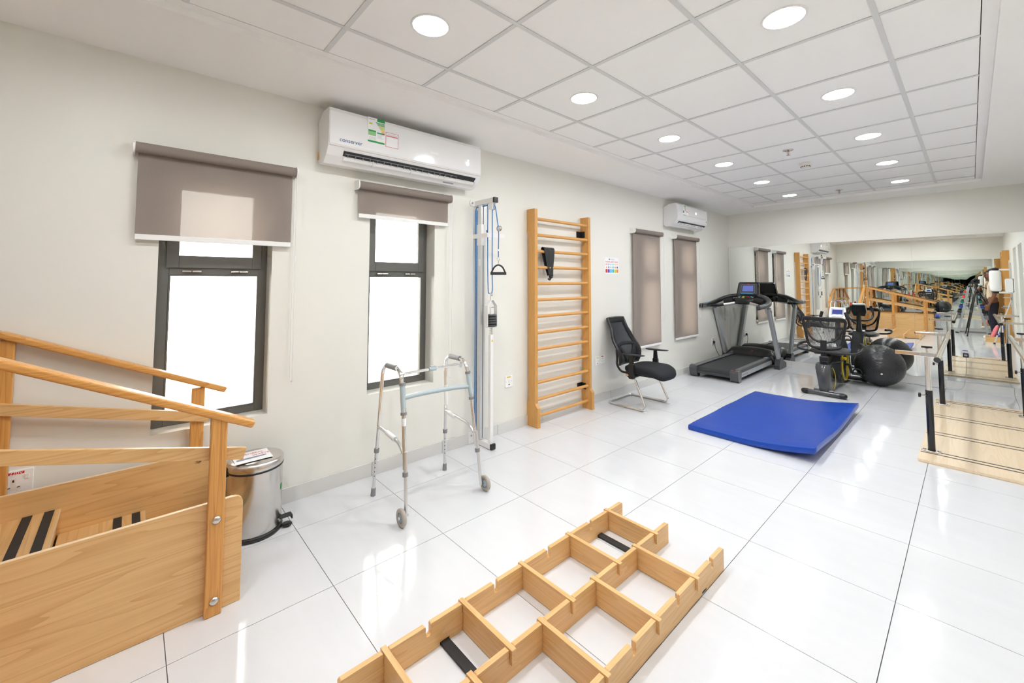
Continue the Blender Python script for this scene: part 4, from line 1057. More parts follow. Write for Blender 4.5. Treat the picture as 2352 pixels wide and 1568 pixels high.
for sy in (-1, 1):
    part('back_strut', MB().grid([[backpt(0.02 + 0.40 * i / 6, sy * (0.10 + 0.62 * i / 6 + dv)) + Vector((.006, 0, 0)) for dv in (-.12, 0, .12)] for i in range(7)]), 'fabric', t, solid=0.010)
    sp_ = [backpt(0.33, sy * .95) + Vector((-0.02, 0, 0)), backpt(0.15, sy * .92) + Vector((-0.045, 0, 0)), Vector((-0.185, sy * .155, 0.44)), Vector((-0.13, sy * .15, 0.372)), Vector((-0.03, sy * .14, 0.366))]
    part('back_support', MB().tube(cr(sp_, 6), 0.013, 10), 'black', t)
    y_ = sy * 0.262
    ap = part('arm_post', MB().prism(rrect(0.045, 0.335, 0.105, 0.50, 0.010), 'y', y_ - 0.018, y_ + 0.018).prism([(0.052, 0.50), (0.098, 0.50), (0.090, 0.590), (0.058, 0.590)], 'y', y_ - 0.014, y_ + 0.014), 'black', t, 0.004)
    part('arm_bracket', MB().box(0.02, min(y_, sy * .15), 0.346, 0.10, max(y_, sy * .15), 0.358), 'black', t)
    pad = []
    for (x, hw_, h) in ((-0.048, 0.018, 0.010), (-0.035, 0.030, 0.016), (0.02, 0.040, 0.022), (0.10, 0.043, 0.022), (0.18, 0.038, 0.018), (0.225, 0.028, 0.013), (0.238, 0.012, 0.008)):
        pad.append([(x, y_ + hw_ * math.cos(a), 0.600 + h * .5 * math.sin(a) + 0.006 * (x / .2) ** 2) for a in [2 * pi * k / 16 for k in range(16)]])
    part('arm_pad', MB().loft(pad), 'black', t)

# ================================================================== TREADMILL
TX = 0.455
t = thing('treadmill', 'black and silver folding treadmill facing the mirror in the far corner', 'treadmill', (TX, 6.0, 0))
def bx(x0, y0, z0, x1, y1, z1): return MB().box(x0, y0, z0, x1, y1, z1)
# deck (rises slightly toward the motor hood)
def dz(y): return 0.012 * y / 1.5
for sx in (-1, 1):
    xa, xb_ = sorted((sx * 0.245, sx * 0.335))
    part('side_rail', MB().prism([(0.05, 0.085), (1.52, 0.100), (1.52, 0.176), (0.05, 0.160)], 'x', xa, xb_), 'darkgrey', t, 0.006)
    for k in range(3):
        g = sx * (0.265 + 0.02 * k)
        part('rail_groove', MB().prism([(0.12, 0.1612), (1.50, 0.1762), (1.50, 0.1772), (0.12, 0.1622)], 'x', g - 0.003, g + 0.003), 'silver', t)
    xs0, xs1 = sorted((sx * 0.3355, sx * 0.341))
    part('side_trim', MB().prism([(0.10, 0.062), (1.48, 0.078), (1.48, 0.140), (0.13, 0.125)], 'x', xs0, xs1), 'silver', t, 0.001)
    ec = part('end_cap', MB().prism([(0.0, 0.135), (0.012, 0.160), (0.075, 0.170), (0.135, 0.165), (0.125, 0.06), (0.11, 0.004), (0.05, 0.0), (0.012, 0.03)], 'x', min(sx * .235, sx * .348), max(sx * .235, sx * .348)), 'midgrey', t, 0.008, 3)
    if sx > 0: part('cap_logo', MB().tube([(0.28 + 0.018 * math.cos(a), 0.055 + 0.012 * math.sin(a), 0.1705) for a in [2 * pi * k / 12 for k in range(11)]], 0.0022, 6), 'red', ec)
part('rear_skirt', MB().prism([(0.03, 0.055), (0.015, 0.085), (0.03, 0.105), (0.06, 0.10), (0.06, 0.06)], 'x', -0.236, 0.236), 'darkgrey', t)
belt = [(0.045, 0.080), (0.020, 0.095), (0.012, 0.118), (0.022, 0.140), (0.048, 0.149), (1.50, 0.163), (1.50, 0.155), (0.055, 0.140), (0.055, 0.085)]
part('running_belt', MB().prism(belt, 'x', -0.232, 0.232), 'belt', t)
part('under_frame', MB().box(-0.20, 0.25, 0.05, -0.16, 1.7, 0.085).box(0.16, 0.25, 0.05, 0.20, 1.7, 0.085).box(-0.20, 0.9, 0.05, 0.2, 0.94, 0.085).box(-0.40, 1.68, 0.03, 0.40, 1.74, 0.075), 'darkgrey', t)
# motor hood
hood = []
for i in range(25):
    x = -0.375 + 0.75 * i / 24; e = abs(x) / 0.375
    top_ = 0.300 - 0.035 * e ** 2 - 0.10 * max(0, (e - .80) / .20) ** 2
    y0_ = 1.475 + 0.03 * math.cos(e * pi / 2) - 0.05 * max(0, (e - .75) / .25)
    hood.append([(x, y0_, 0.150), (x, y0_ + 0.035, 0.150 + (top_ - .15) * .62), (x, y0_ + 0.085, top_ - 0.012), (x, y0_ + 0.15, top_), (x, 1.74, top_ - 0.03), (x, 1.80, top_ - 0.09), (x, 1.815, 0.12), (x, 1.78, 0.075), (x, 1.55, 0.075)])
hd = part('motor_hood', MB().loft(hood), 'black', t)
lg = Matrix.Translation((0.06, 1.536, 0.222)) @ Matrix.Rotation(-0.35, 4, 'X')
part('hood_logo', MB().tube([(-0.055 + 0.020 * math.cos(a), 0, 0.014 * math.sin(a)) for a in [2 * pi * k / 14 for k in range(14)]], 0.004, 6, closed=True).tube(cr([(-0.038, 0, -0.012), (-0.036, 0, 0.02), (-0.028, 0, 0.03), (-0.015, 0, 0.012), (0.0, 0, 0.0)], 4), 0.004, 6).tube([(0.0, 0, 0.0), (0.06, 0, -0.004)], 0.0035, 6).xf(lg), 'red', hd)
part('rail_sticker', MB().box(0.245, 1.40, 0.1752, 0.29, 1.45, 0.1778), 'offwhite', t)
part('rail_sticker', MB().box(0.255, 1.47, 0.1762, 0.29, 1.50, 0.1785), 'cyan', t)
part('side_print', MB().prism([(0.17, 0.085), (0.40, 0.088), (0.40, 0.108), (0.17, 0.105)], 'x', 0.3412, 0.3418), 'greyprint', t)
# uprights
for sx in (-1, 1):
    x = sx * 0.415
    a, b = Vector((x, 1.60, 0.10)), Vector((x * .985, 1.165, 0.985))
    up_ = part('upright', MB().beam(a, b, 0.052, 0.092, (0, 1, .4)), 'silver', t, 0.010, 3)
    part('upright_groove', MB().beam(a + Vector((sx * .0262, 0, .02)), b + Vector((sx * .0262, 0, -.03)), 0.001, 0.02, (0, 1, .4)), 'grey', up_)
    for yy in (-.02, .02): part('bolt', MB().disc((x + sx * .0266, 1.185 + yy, 0.945 - yy * .4), 0.008, 0.004, 'x', 10), 'steel', up_)
    part('upright_foot', MB().prism([(1.46, 0.002), (1.82, 0.002), (1.82, 0.075), (1.70, 0.115), (1.66, 0.175), (1.53, 0.175), (1.46, 0.06)], 'x', min(x - .038, x + .038), max(x - .038, x + .038)), 'darkgrey', t, 0.008)
# handle arch
def sect(c, d, w_, h_, n=14):
    d = Vector(d).normalized(); sd = d.cross(Vector((0, 0, 1))).normalized(); u_ = sd.cross(d)
    return [tuple(Vector(c) + sd * (w_ / 2 * math.copysign(abs(math.cos(a)) ** .6, math.cos(a))) + u_ * (h_ / 2 * math.copysign(abs(math.sin(a)) ** .6, math.sin(a)))) for a in [2 * pi * k / n for k in range(n)]]
def sweep(P, ws, hs):
    P = [Vector(p) for p in P]; out = []
    for i, p in enumerate(P):
        d = P[min(i + 1, len(P) - 1)] - P[max(i - 1, 0)]
        out.append(sect(p, d, ws[i], hs[i]))
    return out
for sx in (-1, 1):
    ctrl = [(sx * .425, 0.62, 1.025), (sx * .430, 0.80, 1.030), (sx * .428, 1.02, 1.045), (sx * .40, 1.22, 1.085), (sx * .30, 1.36, 1.150), (sx * .16, 1.42, 1.180), (0, 1.44, 1.185)]
    P = cr(ctrl, 5); k = len(P)
    ws = [0.058 if i < 6 else 0.058 + 0.02 * math.sin(pi * i / k) for i in range(k)]; ws[0] = 0.035; hs = [0.072 - 0.012 * (i / k) for i in range(k)]; hs[0] = 0.05
    ar = part('handle_arm', MB().loft(sweep(P, ws, hs)), 'darkgrey' if sx > 0 else 'black', t)
    part('handle_grip', MB().loft(sweep([(sx * .425, 0.64, 1.026), (sx * .4285, 0.74, 1.029), (sx * .430, 0.86, 1.034)], [0.060] * 3, [0.074] * 3)), 'midgrey', ar)
    part('handle_band', MB().loft(sweep([(sx * .430, 0.868, 1.0345), (sx * .430, 0.882, 1.0355)], [0.064] * 2, [0.078] * 2)), 'cyan', ar)
    low = cr([(sx * .425, 0.98, 1.020), (sx * .36, 1.10, 1.015), (sx * .22, 1.20, 1.040), (sx * .10, 1.25, 1.065), (0, 1.26, 1.07)], 5)
    lb_ = part('lower_arm', MB().loft(sweep(low, [0.05] * len(low), [0.045] * len(low))), 'black', t)
    part('pulse_sensor', MB().loft(sweep(low[8:15], [0.0535] * 7, [0.0485] * 7)), 'steel', lb_)
part('console_cradle', MB().loft(sweep([(-0.15, 1.36, 1.10), (-.08, 1.33, 1.085), (.08, 1.33, 1.085), (.15, 1.36, 1.10)], [0.12, 0.15, 0.15, 0.12], [0.09, 0.10, 0.10, 0.09])), 'black', t)
# screen unit, tilted back
cm = Matrix.Translation((0.03, 1.44, 1.275)) @ Matrix.Rotation(-0.34, 4, 'X')
def poly_slab(poly, y0, y1): return MB().prism(poly, 'y', y0, y1).xf(cm)
outl = [(-0.175, -0.115), (0.175, -0.115), (0.165, 0.10), (0.145, 0.125), (-0.145, 0.125), (-0.165, 0.10)]
cs = part('console', poly_slab([(-0.160, -0.115), (0.160, -0.115), (0.175, -0.09), (0.158, 0.11), (0.14, 0.128), (-0.14, 0.128), (-0.158, 0.11), (-0.175, -0.09)], -0.03, 0.035), 'blackgloss', t, 0.008, 3)
part('console_face', poly_slab([(-0.150, -0.085), (0.150, -0.085), (0.135, 0.105), (-0.135, 0.105)], -0.0325, -0.030), 'midgrey', cs)
part('display_screen', poly_slab([(-0.085, -0.035), (0.085, -0.035), (0.080, 0.065), (-0.080, 0.065)], -0.0345, -0.0325), 'lcd', cs)
part('display_bezel', MB().tube([(-0.11, -0.034, -0.06), (0.11, -0.034, -0.06), (0.10, -0.034, 0.082), (-0.10, -0.034, 0.082)], 0.0022, 6, closed=True).xf(cm), 'grey', cs)
part('light_strip', poly_slab([(-0.10, -0.083), (0.085, -0.083), (0.085, -0.070), (-0.10, -0.070)], -0.0355, -0.032), 'cyan', cs)
part('console_logo', poly_slab([(-0.02, 0.088), (0.02, 0.088), (0.012, 0.098), (-0.01, 0.098)], -0.0345, -0.032), 'red', cs)
bm_ = Matrix.Translation((0.015, 1.345, 1.142)) @ Matrix.Rotation(-0.95, 4, 'X')
kp = part('button_panel', MB().box(-0.13, -0.012, -0.045, 0.13, 0.0, 0.045).xf(bm_), 'blackgloss', t, 0.004)
for (bx0, bz0, cc, w_) in ((-0.055, 0.008, 'lime', .04), (0.012, 0.008, 'red', .04), (-0.055, -0.022, 'lime', .04), (-0.105, 0.012, 'cyan', .02), (0.075, 0.012, 'teal', .02), (0.10, -0.01, 'greyprint', .02), (-0.105, -.02, 'greyprint', .02)):
    part('button', MB().box(bx0, -0.0155, bz0, bx0 + w_, -0.012, bz0 + 0.014).xf(bm_), cc, kp)
for sx in (-1, 1):
    part('bottle_holder', MB().loft(sweep([(sx * .17, 1.30, 1.10), (sx * .24, 1.29, 1.09), (sx * .31, 1.26, 1.07)], [0.10, 0.10, 0.08], [0.10, 0.10, 0.08])), 'black', t)
# safety key cord
part('safety_cord', MB().tube(cr([(0.37, 1.12, 1.0), (0.385, 1.10, 0.95), (0.395, 1.08, 0.92)], 4), 0.002, 5), 'black', t)

# ================================================================== RECUMBENT EXERCISE BIKE
t = thing('exercise_bike', 'grey and black recumbent exercise bike with mesh backrest facing the mirror', 'exercise bike', (1.752, 6.13, 0))
rf = part('rear_foot', MB().tube([(-0.165, 0, 0.034), (0.165, 0, 0.034)], 0.028, 16), 'midgrey', t)
for sx in (-1, 1): part('foot_cap', MB().tube([(sx * .16, 0, 0.034), (sx * .205, 0, 0.034), (sx * .228, 0, 0.034), (sx * .236, 0, 0.034)], [0.033, 0.033, 0.026, 0.010], 16), 'black', rf)
part('foot_bracket', MB().tube([(-0.11, 0.05, 0.055), (0.10, 0.05, 0.055)], 0.018, 12), 'midgrey', t)
ff = part('front_foot', MB().tube([(-0.20, 1.33, 0.034), (0.20, 1.33, 0.034)], 0.028, 16), 'midgrey', t)
for sx in (-1, 1): part('foot_cap', MB().tube([(sx * .19, 1.33, 0.034), (sx * .24, 1.33, 0.034), (sx * .262, 1.33, 0.034)], [0.033, 0.033, 0.012], 16), 'black', ff)
def oval(xc, hx, yc, hy, z, n=20, p=3.0):
    return [(xc + hx * math.copysign(abs(math.cos(a)) ** (2 / p), math.cos(a)), yc + hy * math.copysign(abs(math.sin(a)) ** (2 / p), math.sin(a)), z) for a in [2 * pi * k / n for k in range(n)]]
part('rear_shroud', MB().loft([oval(0, .062, .12, .10, .05), oval(-.005, .066, .13, .12, .12), oval(-.012, .075, .14, .13, .24), oval(-.018, .082, .15, .13, .33), oval(-.02, .078, .17, .11, .375)]), 'midgrey', t)
part('shroud_trim', MB().tube(cr([(0.070, 0.17, 0.33), (0.078, 0.24, 0.25), (0.076, 0.27, 0.15), (0.066, 0.25, 0.06)], 5), 0.004, 6), 'yellow', t)
part('lower_beam', MB().prism([(0.08, 0.045), (0.75, 0.045), (0.75, 0.16), (0.45, 0.14), (0.25, 0.20), (0.12, 0.20)], 'x', -0.045, 0.045), 'midgrey', t, 0.010)
part('seat_rail', MB().beam((-0.01, 0.12, 0.36), (-0.01, 0.55, 0.47), 0.075, 0.10), 'black', t, 0.006)
part('seat_post', MB().box(-0.06, 0.13, 0.34, 0.035, 0.24, 0.47), 'black', t, 0.008)
# front housing
hs = [(0.62, 0.10), (0.66, 0.06), (1.05, 0.05), (1.26, 0.06), (1.30, 0.16), (1.24, 0.34), (1.12, 0.50), (1.02, 0.60), (0.94, 0.62), (0.86, 0.56), (0.74, 0.52), (0.64, 0.44), (0.585, 0.32), (0.59, 0.18)]
fh = part('front_housing', MB().prism(hs, 'x', -0.075, 0.075), 'midgrey', t, 0.020, 3)
for sx in (-1, 1):
    x = sx * 0.078
    part('wheel_ring', MB().tube([(x, 0.90 + 0.212 * math.cos(a), 0.285 + 0.212 * math.sin(a)) for a in [2 * pi * k / 40 for k in range(40)]], 0.0075, 8, closed=True), 'yellow', fh)
    part('wheel_disc', MB().lathe([(0.0, -0.004), (0.205, -0.004), (0.205, 0.004), (0.0, 0.004)], (x, 0.90, 0.285), 'x', 36), 'blackgloss', fh)
    cry, crz = (0.90 + sx * 0.10, 0.285 - sx * 0.13)
    ck = part('crank', MB().tube([(x, 0.90, 0.285), (sx * 0.125, 0.90, 0.285)], 0.016, 12).beam((sx * 0.12, 0.90, 0.285), (sx * 0.128, cry, crz), 0.014, 0.03, (1, 0, 0)), 'black', t)
    pd = part('pedal', MB().box(sx * 0.135, cry - 0.055, crz - 0.012, sx * 0.245, cry + 0.055, crz + 0.012), 'black', ck, 0.008)
    part('pedal_strap', MB().tube([(sx * 0.19 + 0.05 * math.cos(a) * sx, cry - 0.01, crz + 0.012 + 0.055 * math.sin(a)) for a in [pi * k / 10 for k in range(11)]], 0.009, 8), 'black', pd)
part('lever', MB().box(0.078, 0.72, 0.36, 0.112, 0.80, 0.395).xf(Matrix.Identity(4)), 'yellow', t, 0.008)
part('lever_rod', MB().tube([(0.05, 0.20, 0.385), (0.09, 0.55, 0.362), (0.097, 0.74, 0.372)], 0.007, 8), 'black', t)
# mast, console, handlebar
part('mast', MB().loft([oval(0, .045, 0.98, .055, .56), oval(0, .036, 0.965, .045, .70), oval(0, .030, 0.95, .036, .82), oval(0, .028, 0.945, .034, .90)]), 'blackgloss', t)
hb = []
for sx in (-1, 1):
    hb = cr([(0, 0.93, 0.775), (sx * .075, 0.90, 0.768), (sx * .135, 0.83, 0.790), (sx * .160, 0.76, 0.85), (sx * .150, 0.72, 0.93), (sx * .128, 0.715, 1.000)], 5)
    b_ = part('handlebar', MB().tube(hb, 0.0155, 12), 'black', t)
    part('foam_grip', MB().tube([(sx * .152, 0.722, 0.915), (sx * .142, 0.716, 0.955), (sx * .128, 0.714, 1.004)], 0.019, 12), 'rubber', b_)
cm = Matrix.Translation((0.005, 0.945, 0.955)) @ Matrix.Rotation(-0.42, 4, 'X')
cp = [(-0.075, -0.105), (0.075, -0.105), (0.098, -0.03), (0.090, 0.085), (0.075, 0.098), (-0.075, 0.098), (-0.090, 0.085), (-0.098, -0.03)]
cs = part('console', MB().prism(cp, 'y', -0.028, 0.004).xf(cm), 'white', t, 0.008, 3)
part('console_back', MB().prism([(x * .98, z * .98) for x, z in cp], 'y', 0.0045, 0.040).xf(cm), 'black', cs, 0.012, 3)
part('console_face', MB().prism([(-0.072, -0.02), (0.072, -0.02), (0.074, 0.085), (-0.074, 0.085)], 'y', -0.030, -0.0282).xf(cm), 'bluegrey', cs)
part('display_screen', MB().prism([(-0.058, -0.004), (0.058, -0.004), (0.058, 0.062), (-0.058, 0.062)], 'y', -0.0318, -0.030).xf(cm), 'lcd2', cs)
part('key_pad', MB().prism([(-0.070, -0.03), (-0.03, -0.012), (0.0, -0.020), (0.03, -0.012), (0.070, -0.03), (0.05, -0.045), (-0.05, -0.045)], 'y', -0.040, -0.0282).xf(cm), 'white', cs, 0.003)
part('console_caption', MB().prism([(-0.04, 0.070), (0.05, 0.070), (0.05, 0.077), (-0.04, 0.077)], 'y', -0.0312, -0.030).xf(cm), 'paper', cs)
# seat and backrest
part('seat', MB().loft([oval(-.01, .17, .48, .19, .475, p=4), oval(-.01, .20, .48, .22, .487, p=4), oval(-.01, .205, .48, .225, .515, p=4), oval(-.01, .185, .48, .205, .532, p=4)]), 'darkgrey', t)
def bkp(x, z): return (x - 0.035, 0.275 + 0.10 * (x / .23) ** 2 - 0.16 * (z - .55), z)
oc = [(-.165, .575), (-.10, .552), (0, .545), (.10, .552), (.165, .575), (.190, .64), (.205, .74), (.222, .85), (.226, .905), (.20, .938), (.10, .945), (0, .946), (-.10, .945), (-.20, .938), (-.226, .905), (-.222, .85), (-.205, .74), (-.190, .64)]
loop = cr([bkp(x, z) for x, z in oc], 4, True)
br_ = part('backrest_frame', MB().tube(loop, 0.0165, 12, closed=True), 'black', t)
part('backrest_support', MB().tube(cr([bkp(-.215, .83), bkp(-.15, .70), bkp(-.08, .645), bkp(0, .63), bkp(.08, .645), bkp(.15, .70), bkp(.215, .83)], 5), 0.0125, 10), 'black', br_)
part('backrest_top_band', MB().grid([[Vector(bkp(x / 10 * .215, z)) for x in range(-10, 11)] for z in (.905, .92, .938)]), 'black', br_, solid=0.014)
rows = []
for i in range(15):
    z = 0.56 + 0.375 * i / 14; hw_ = 0.165 + 0.055 * min(1, i / 10)
    rows.append([Vector(bkp(hw_ * (j - 6) / 6, z)) for j in range(13)])
part('backrest_mesh', MB().grid(rows), 'netgrey', br_)
part('mesh_strand', MB().tube([bkp(-.19 + 0.0001, .60), bkp(-.19, .61)], 0.001, 4), 'netgrey', br_)
wv = MB()
for k in range(-12, 13):
    x0_ = k * 0.0165
    wv.tube([bkp(max(-.2, min(.2, x0_ + 0.006 * (-1) ** i)), 0.575 + 0.045 * i) for i in range(8)], 0.0011, 4, caps=False)
o_ = part('mesh_weave', wv, 'black', br_); o_['kind'] = 'stuff'
part('backrest_plate', MB().box(-0.068, 0.245, 0.44, -0.002, 0.268, 0.66), 'black', t, 0.006)
sh = cr([(-.285, .60, .585), (-.325, .50, .580), (-.345, .40, .560), (-.325, .31, .525), (-.24, .27, .512), (-.10, .25, .508), (.08, .25, .508), (.24, .27, .512), (.325, .31, .535), (.350, .40, .575), (.335, .50, .600), (.295, .60, .605)], 5)
hd_ = part('side_handle', MB().tube(sh, 0.0145, 12), 'black', t)
part('foam_grip', MB().tube(sh[:9], 0.0185, 12), 'rubber', hd_); part('foam_grip', MB().tube(sh[-9:], 0.0185, 12), 'rubber', hd_); part('foam_grip', MB().tube(sh[24:32], 0.018, 12), 'rubber', hd_)

# ================================================================== EXERCISE BALL
def ball_mat():
    m, nt, b = new_mat('ribbed_ball_vinyl'); L = nt.links.new; N = nt.nodes.new
    b.inputs['Base Color'].default_value = (0.026, 0.027, 0.030, 1); b.inputs['Roughness'].default_value = 0.26
    tc = N('ShaderNodeTexCoord'); sp = N('ShaderNodeSeparateXYZ'); L(tc.outputs['Object'], sp.inputs[0])
    ac = N('ShaderNodeMath'); ac.operation = 'ARCCOSINE'; dv = N('ShaderNodeMath'); dv.operation = 'DIVIDE'; dv.inputs[1].default_value = 0.2751
    L(sp.outputs[2], dv.inputs[0]); L(dv.outputs[0], ac.inputs[0])
    ml = N('ShaderNodeMath'); ml.operation = 'MULTIPLY'; ml.inputs[1].default_value = 95; L(ac.outputs[0], ml.inputs[0])
    sn = N('ShaderNodeMath'); sn.operation = 'SINE'; L(ml.outputs[0], sn.inputs[0])
    bp = N('ShaderNodeBump'); bp.inputs['Strength'].default_value = 0.35; bp.inputs['Distance'].default_value = 0.004
    L(sn.outputs[0], bp.inputs['Height']); L(bp.outputs[0], b.inputs['Normal'])
    return m
M['ballrib'] = ball_mat()
o = part('exercise_ball', MB().sphere((0, 0, 0), 0.275, 56, 32), 'ballrib')
tag(o, 'large dark grey exercise ball resting against the mirror wall', 'exercise ball')
o.location = (2.150, 7.345, 0.2745)
dirv = Vector((0.18, -0.93, -0.27)).normalized()
o.rotation_euler = dirv.to_track_quat('Z', 'Y').to_euler()
part('valve', MB().lathe([(0.0, 0.2765), (0.010, 0.2762), (0.012, 0.2745)], n=14), 'offwhite', o)

# ================================================================== PARALLEL BARS
t = thing('parallel_bars', 'parallel walking bars on a pale wooden platform with chrome rails', 'parallel bars', (3.08, 5.67, 0))
def BP(name, mb, mat, parent=None, **k): return part(name, mb, mat, parent or t, world=True, **k)
pf = BP('platform', MB().prism(rrect(2.705, 4.405, 3.455, 6.935, 0.018), 'z', 0.002, 0.022), 'plat_x', bevel=0.003)
BP('platform_edge', MB().prism(rrect(2.7045, 4.4045, 3.4555, 6.9355, 0.018), 'z', 0.0008, 0.0018), 'lam_y', pf)
for y in (4.613, 4.678, 5.240, 5.325, 5.955, 6.050, 6.760, 6.835):
    BP('anti_slip_line', MB().box(2.712, y - 0.0085, 0.0221, 3.448, y + 0.0085, 0.0232), 'black', pf)
for sx in (-1, 1):
    for y in (4.675, 6.615):
        x = 3.08 + sx * 0.305; xo = 3.08 + sx * 0.235
        sl_ = BP('post_sleeve', MB().tube([(x, y, 0.028), (x, y, 0.520)], 0.0235, 20), 'blackgloss')
        BP('base_flange', MB().box(x - 0.055, y - 0.030, 0.0235, x + 0.055, y + 0.030, 0.031), 'steel', sl_, bevel=0.003)
        for bx_ in (-.042, .042): BP('flange_bolt', MB().disc((x + bx_, y, 0.0345), 0.009, 0.007, 'z', 8), 'steel', sl_)
        BP('inner_post', MB().tube([(x, y, 0.515), (x, y, 0.798)], 0.0185, 18), 'chrome')
        kb = BP('height_knob', MB().tube([(x - .02, y - .012, 0.478), (x - 0.048, y - .03, 0.478)], 0.007, 10), 'steel')
        kx, ky = x - 0.055, y - 0.035
        BP('knob_head', MB().lathe([(0.0, 0.008), (0.016, 0.008), (0.020, 0.002), (0.018, -0.008), (0.0, -0.010)], (kx, ky, 0.478), 'x', 9, smooth=False), 'black', kb)
        xa, xb_ = sorted((x - sx * 0.035, x + sx * 0.0))
        BP('arm_clamp', MB().box(x - 0.042, y - 0.021, 0.796, x + 0.042, y + 0.021, 0.832), 'chrome', bevel=0.002)
        xe = 3.08 + sx * 0.505
        ab = BP('width_arm', MB().box(min(xo, xe), y - 0.0165, 0.799, max(xo, xe), y + 0.0165, 0.829), 'chrome', bevel=0.002)
        ec_ = sorted((xe, xe + sx * 0.004)); BP('arm_cap', MB().box(ec_[0], y - .016, .8, ec_[1], y + .016, .828), 'black', ab)
        cl = BP('clamp_screw', MB().tube([(x, y, 0.832), (x, y, 0.868)], 0.007, 10), 'steel')
        BP('screw_knob', MB().disc((x, y, 0.872), 0.014, 0.012, 'z', 12).beam((x - 0.034, y, 0.876), (x + 0.034, y, 0.876), 0.016, 0.016), 'black', cl, bevel=0.003)
    xo = 3.08 + sx * 0.235
    rl_ = BP('hand_rail', MB().tube([(xo, 4.40, 0.812), (xo, 6.90, 0.812)], 0.0205, 22), 'chrome')
    for (ya, yb_) in ((4.396, 4.402), (6.898, 6.904)): BP('rail_cap', MB().tube([(xo, ya, 0.812), (xo, yb_, 0.812)], 0.0208, 20), 'darkgrey', rl_)

# ================================================================== BEHIND THE CAMERA (seen in the mirrors)
wall_bars('wooden wall bars on the wall opposite the windows, seen only in the mirror', (XR, 0.95, 0), pi)

# ---- camera on a tripod, just behind the viewpoint
fwd = Vector((RW[2][0], RW[2][1], 0)).normalized(); ang = math.atan2(fwd.y, fwd.x)
t = thing('camera_tripod', 'black camera on a tripod reflected in the far mirror', 'camera', (CAM.x, CAM.y, 0), ang)
def behind(x, z): return x, z
cb = part('camera_body', MB().box(-0.155, -0.068, 1.378, -0.085, 0.068, 1.472).box(-0.145, -0.032, 1.472, -0.095, 0.032, 1.500), 'black', t, 0.008)
part('lens', MB().lathe([(0.034, -0.085), (0.034, -0.05), (0.038, -0.045), (0.038, -0.030), (0.034, -0.029), (0.0, -0.034)], (0, 0, 1.426), 'x', 24), 'blackgloss', cb)
part('tripod_head', MB().box(-0.165, -0.045, 1.355, -0.085, 0.045, 1.377).lathe([(0.03, 1.27), (0.036, 1.30), (0.028, 1.355)], (-0.125, 0, 0)).tube([(-0.14, 0.0, 1.32), (-0.30, -0.10, 1.22)], 0.009, 10), 'black', t)
part('centre_column', MB().tube([(-0.125, 0, 0.80), (-0.125, 0, 1.28)], 0.014, 12), 'darkgrey', t)
part('tripod_collar', MB().lathe([(0.02, 1.10), (0.05, 1.12), (0.05, 1.16), (0.03, 1.19)], (-0.125, 0, 0)), 'black', t)
for k in range(3):
    a = 1.75 + k * 2 * pi / 3
    d = Vector((math.cos(a), math.sin(a), 0))
    tp = Vector((-0.125, 0, 1.13)) + d * 0.05; ft = Vector((-0.125, 0, 0.0)) + d * 0.46
    lg_ = part('tripod_leg', MB().tube([tp, tp.lerp(ft, .45)], 0.015, 12).tube([tp.lerp(ft, .42), tp.lerp(ft, .97)], 0.0115, 12), 'black', t)
    part('leg_clamp', MB().tube([tp.lerp(ft, .42), tp.lerp(ft, .47)], 0.019, 12), 'darkgrey', lg_)
    part('rubber_foot', MB().tube([tp.lerp(ft, .97), ft + Vector((0, 0, .001))], [0.012, 0.014], 12), 'rubber', lg_)

# ---- A-frame dumbbell rack with dumbbells
RYK = -0.86; RXC = 3.03
t = thing('dumbbell_rack', 'grey A-frame dumbbell rack behind the tripod, seen in the mirror', 'dumbbell rack', (RXC, RYK, 0))
for sx in (-1, 1):
    for yy in (-0.06, 0.06):
        part('upright', MB().beam((sx * 0.275, yy, 0.03), (sx * 0.035, yy, 1.28), 0.008, 0.055, (1, 0, 0)), 'silver', t, 0.002)
    part('floor_pad', MB().box(sx * .30 - .03, -0.10, 0.0, sx * .30 + .03, 0.10, 0.03), 'black', t, 0.004)
part('base_bar', MB().box(-0.27, -0.02, 0.02, 0.27, 0.02, 0.06), 'grey', t, 0.003)
part('top_cap', MB().box(-0.05, -0.075, 1.26, 0.05, 0.075, 1.30), 'darkgrey', t, 0.006)
cols = [('cone', 'red'), ('cone', 'red'), ('dbgreen', 'green'), ('dbblue', 'blue'), ('black', 'black'), ('grey', 'grey')]
cols2 = [('dblight', 'light blue'), ('dblight', 'light blue'), ('dbgreen', 'green'), ('dbblue', 'blue'), ('black', 'black'), ('grey', 'grey')]
pos = ['top', 'second from the top', 'third from the top', 'fourth from the top', 'second from the bottom', 'lowest']
for sx, cl_, side in ((-1, cols, 'ramp-side'), (1, cols2, 'wall-side')):
    for k in range(6):
        z = 1.13 - 0.135 * k; x = sx * (0.035 + (1.28 - z) / 1.25 * 0.24 + 0.030 + 0.012 + .005 * k)
        r_ = 0.028 + 0.005 * k
        part('cradle', MB().box(min(x - sx * .035, x + sx * .04), -0.05, z - r_ - 0.010, max(x - sx * .035, x + sx * .04), 0.05, z - r_ - 0.002), 'silver', t)
        d = thing('dumbbell', '%s dumbbell, %s on the %s arm of the rack' % (cl_[k][1], pos[k], side), 'dumbbell', (RXC + x, RYK, z), 0, 'dumbbells on the A-frame rack')
        part('dumbbell_handle', MB().tube([(0, -0.06, 0), (0, 0.06, 0)], 0.013, 12), 'chrome', d)
        for sy in (-1, 1):
            part('dumbbell_head', MB().lathe([(r_ * .8, sy * .05), (r_, sy * .058), (r_, sy * .100), (r_ * .8, sy * .108)], ax='y', n=6, smooth=False), cl_[k][0], d, 0.004)

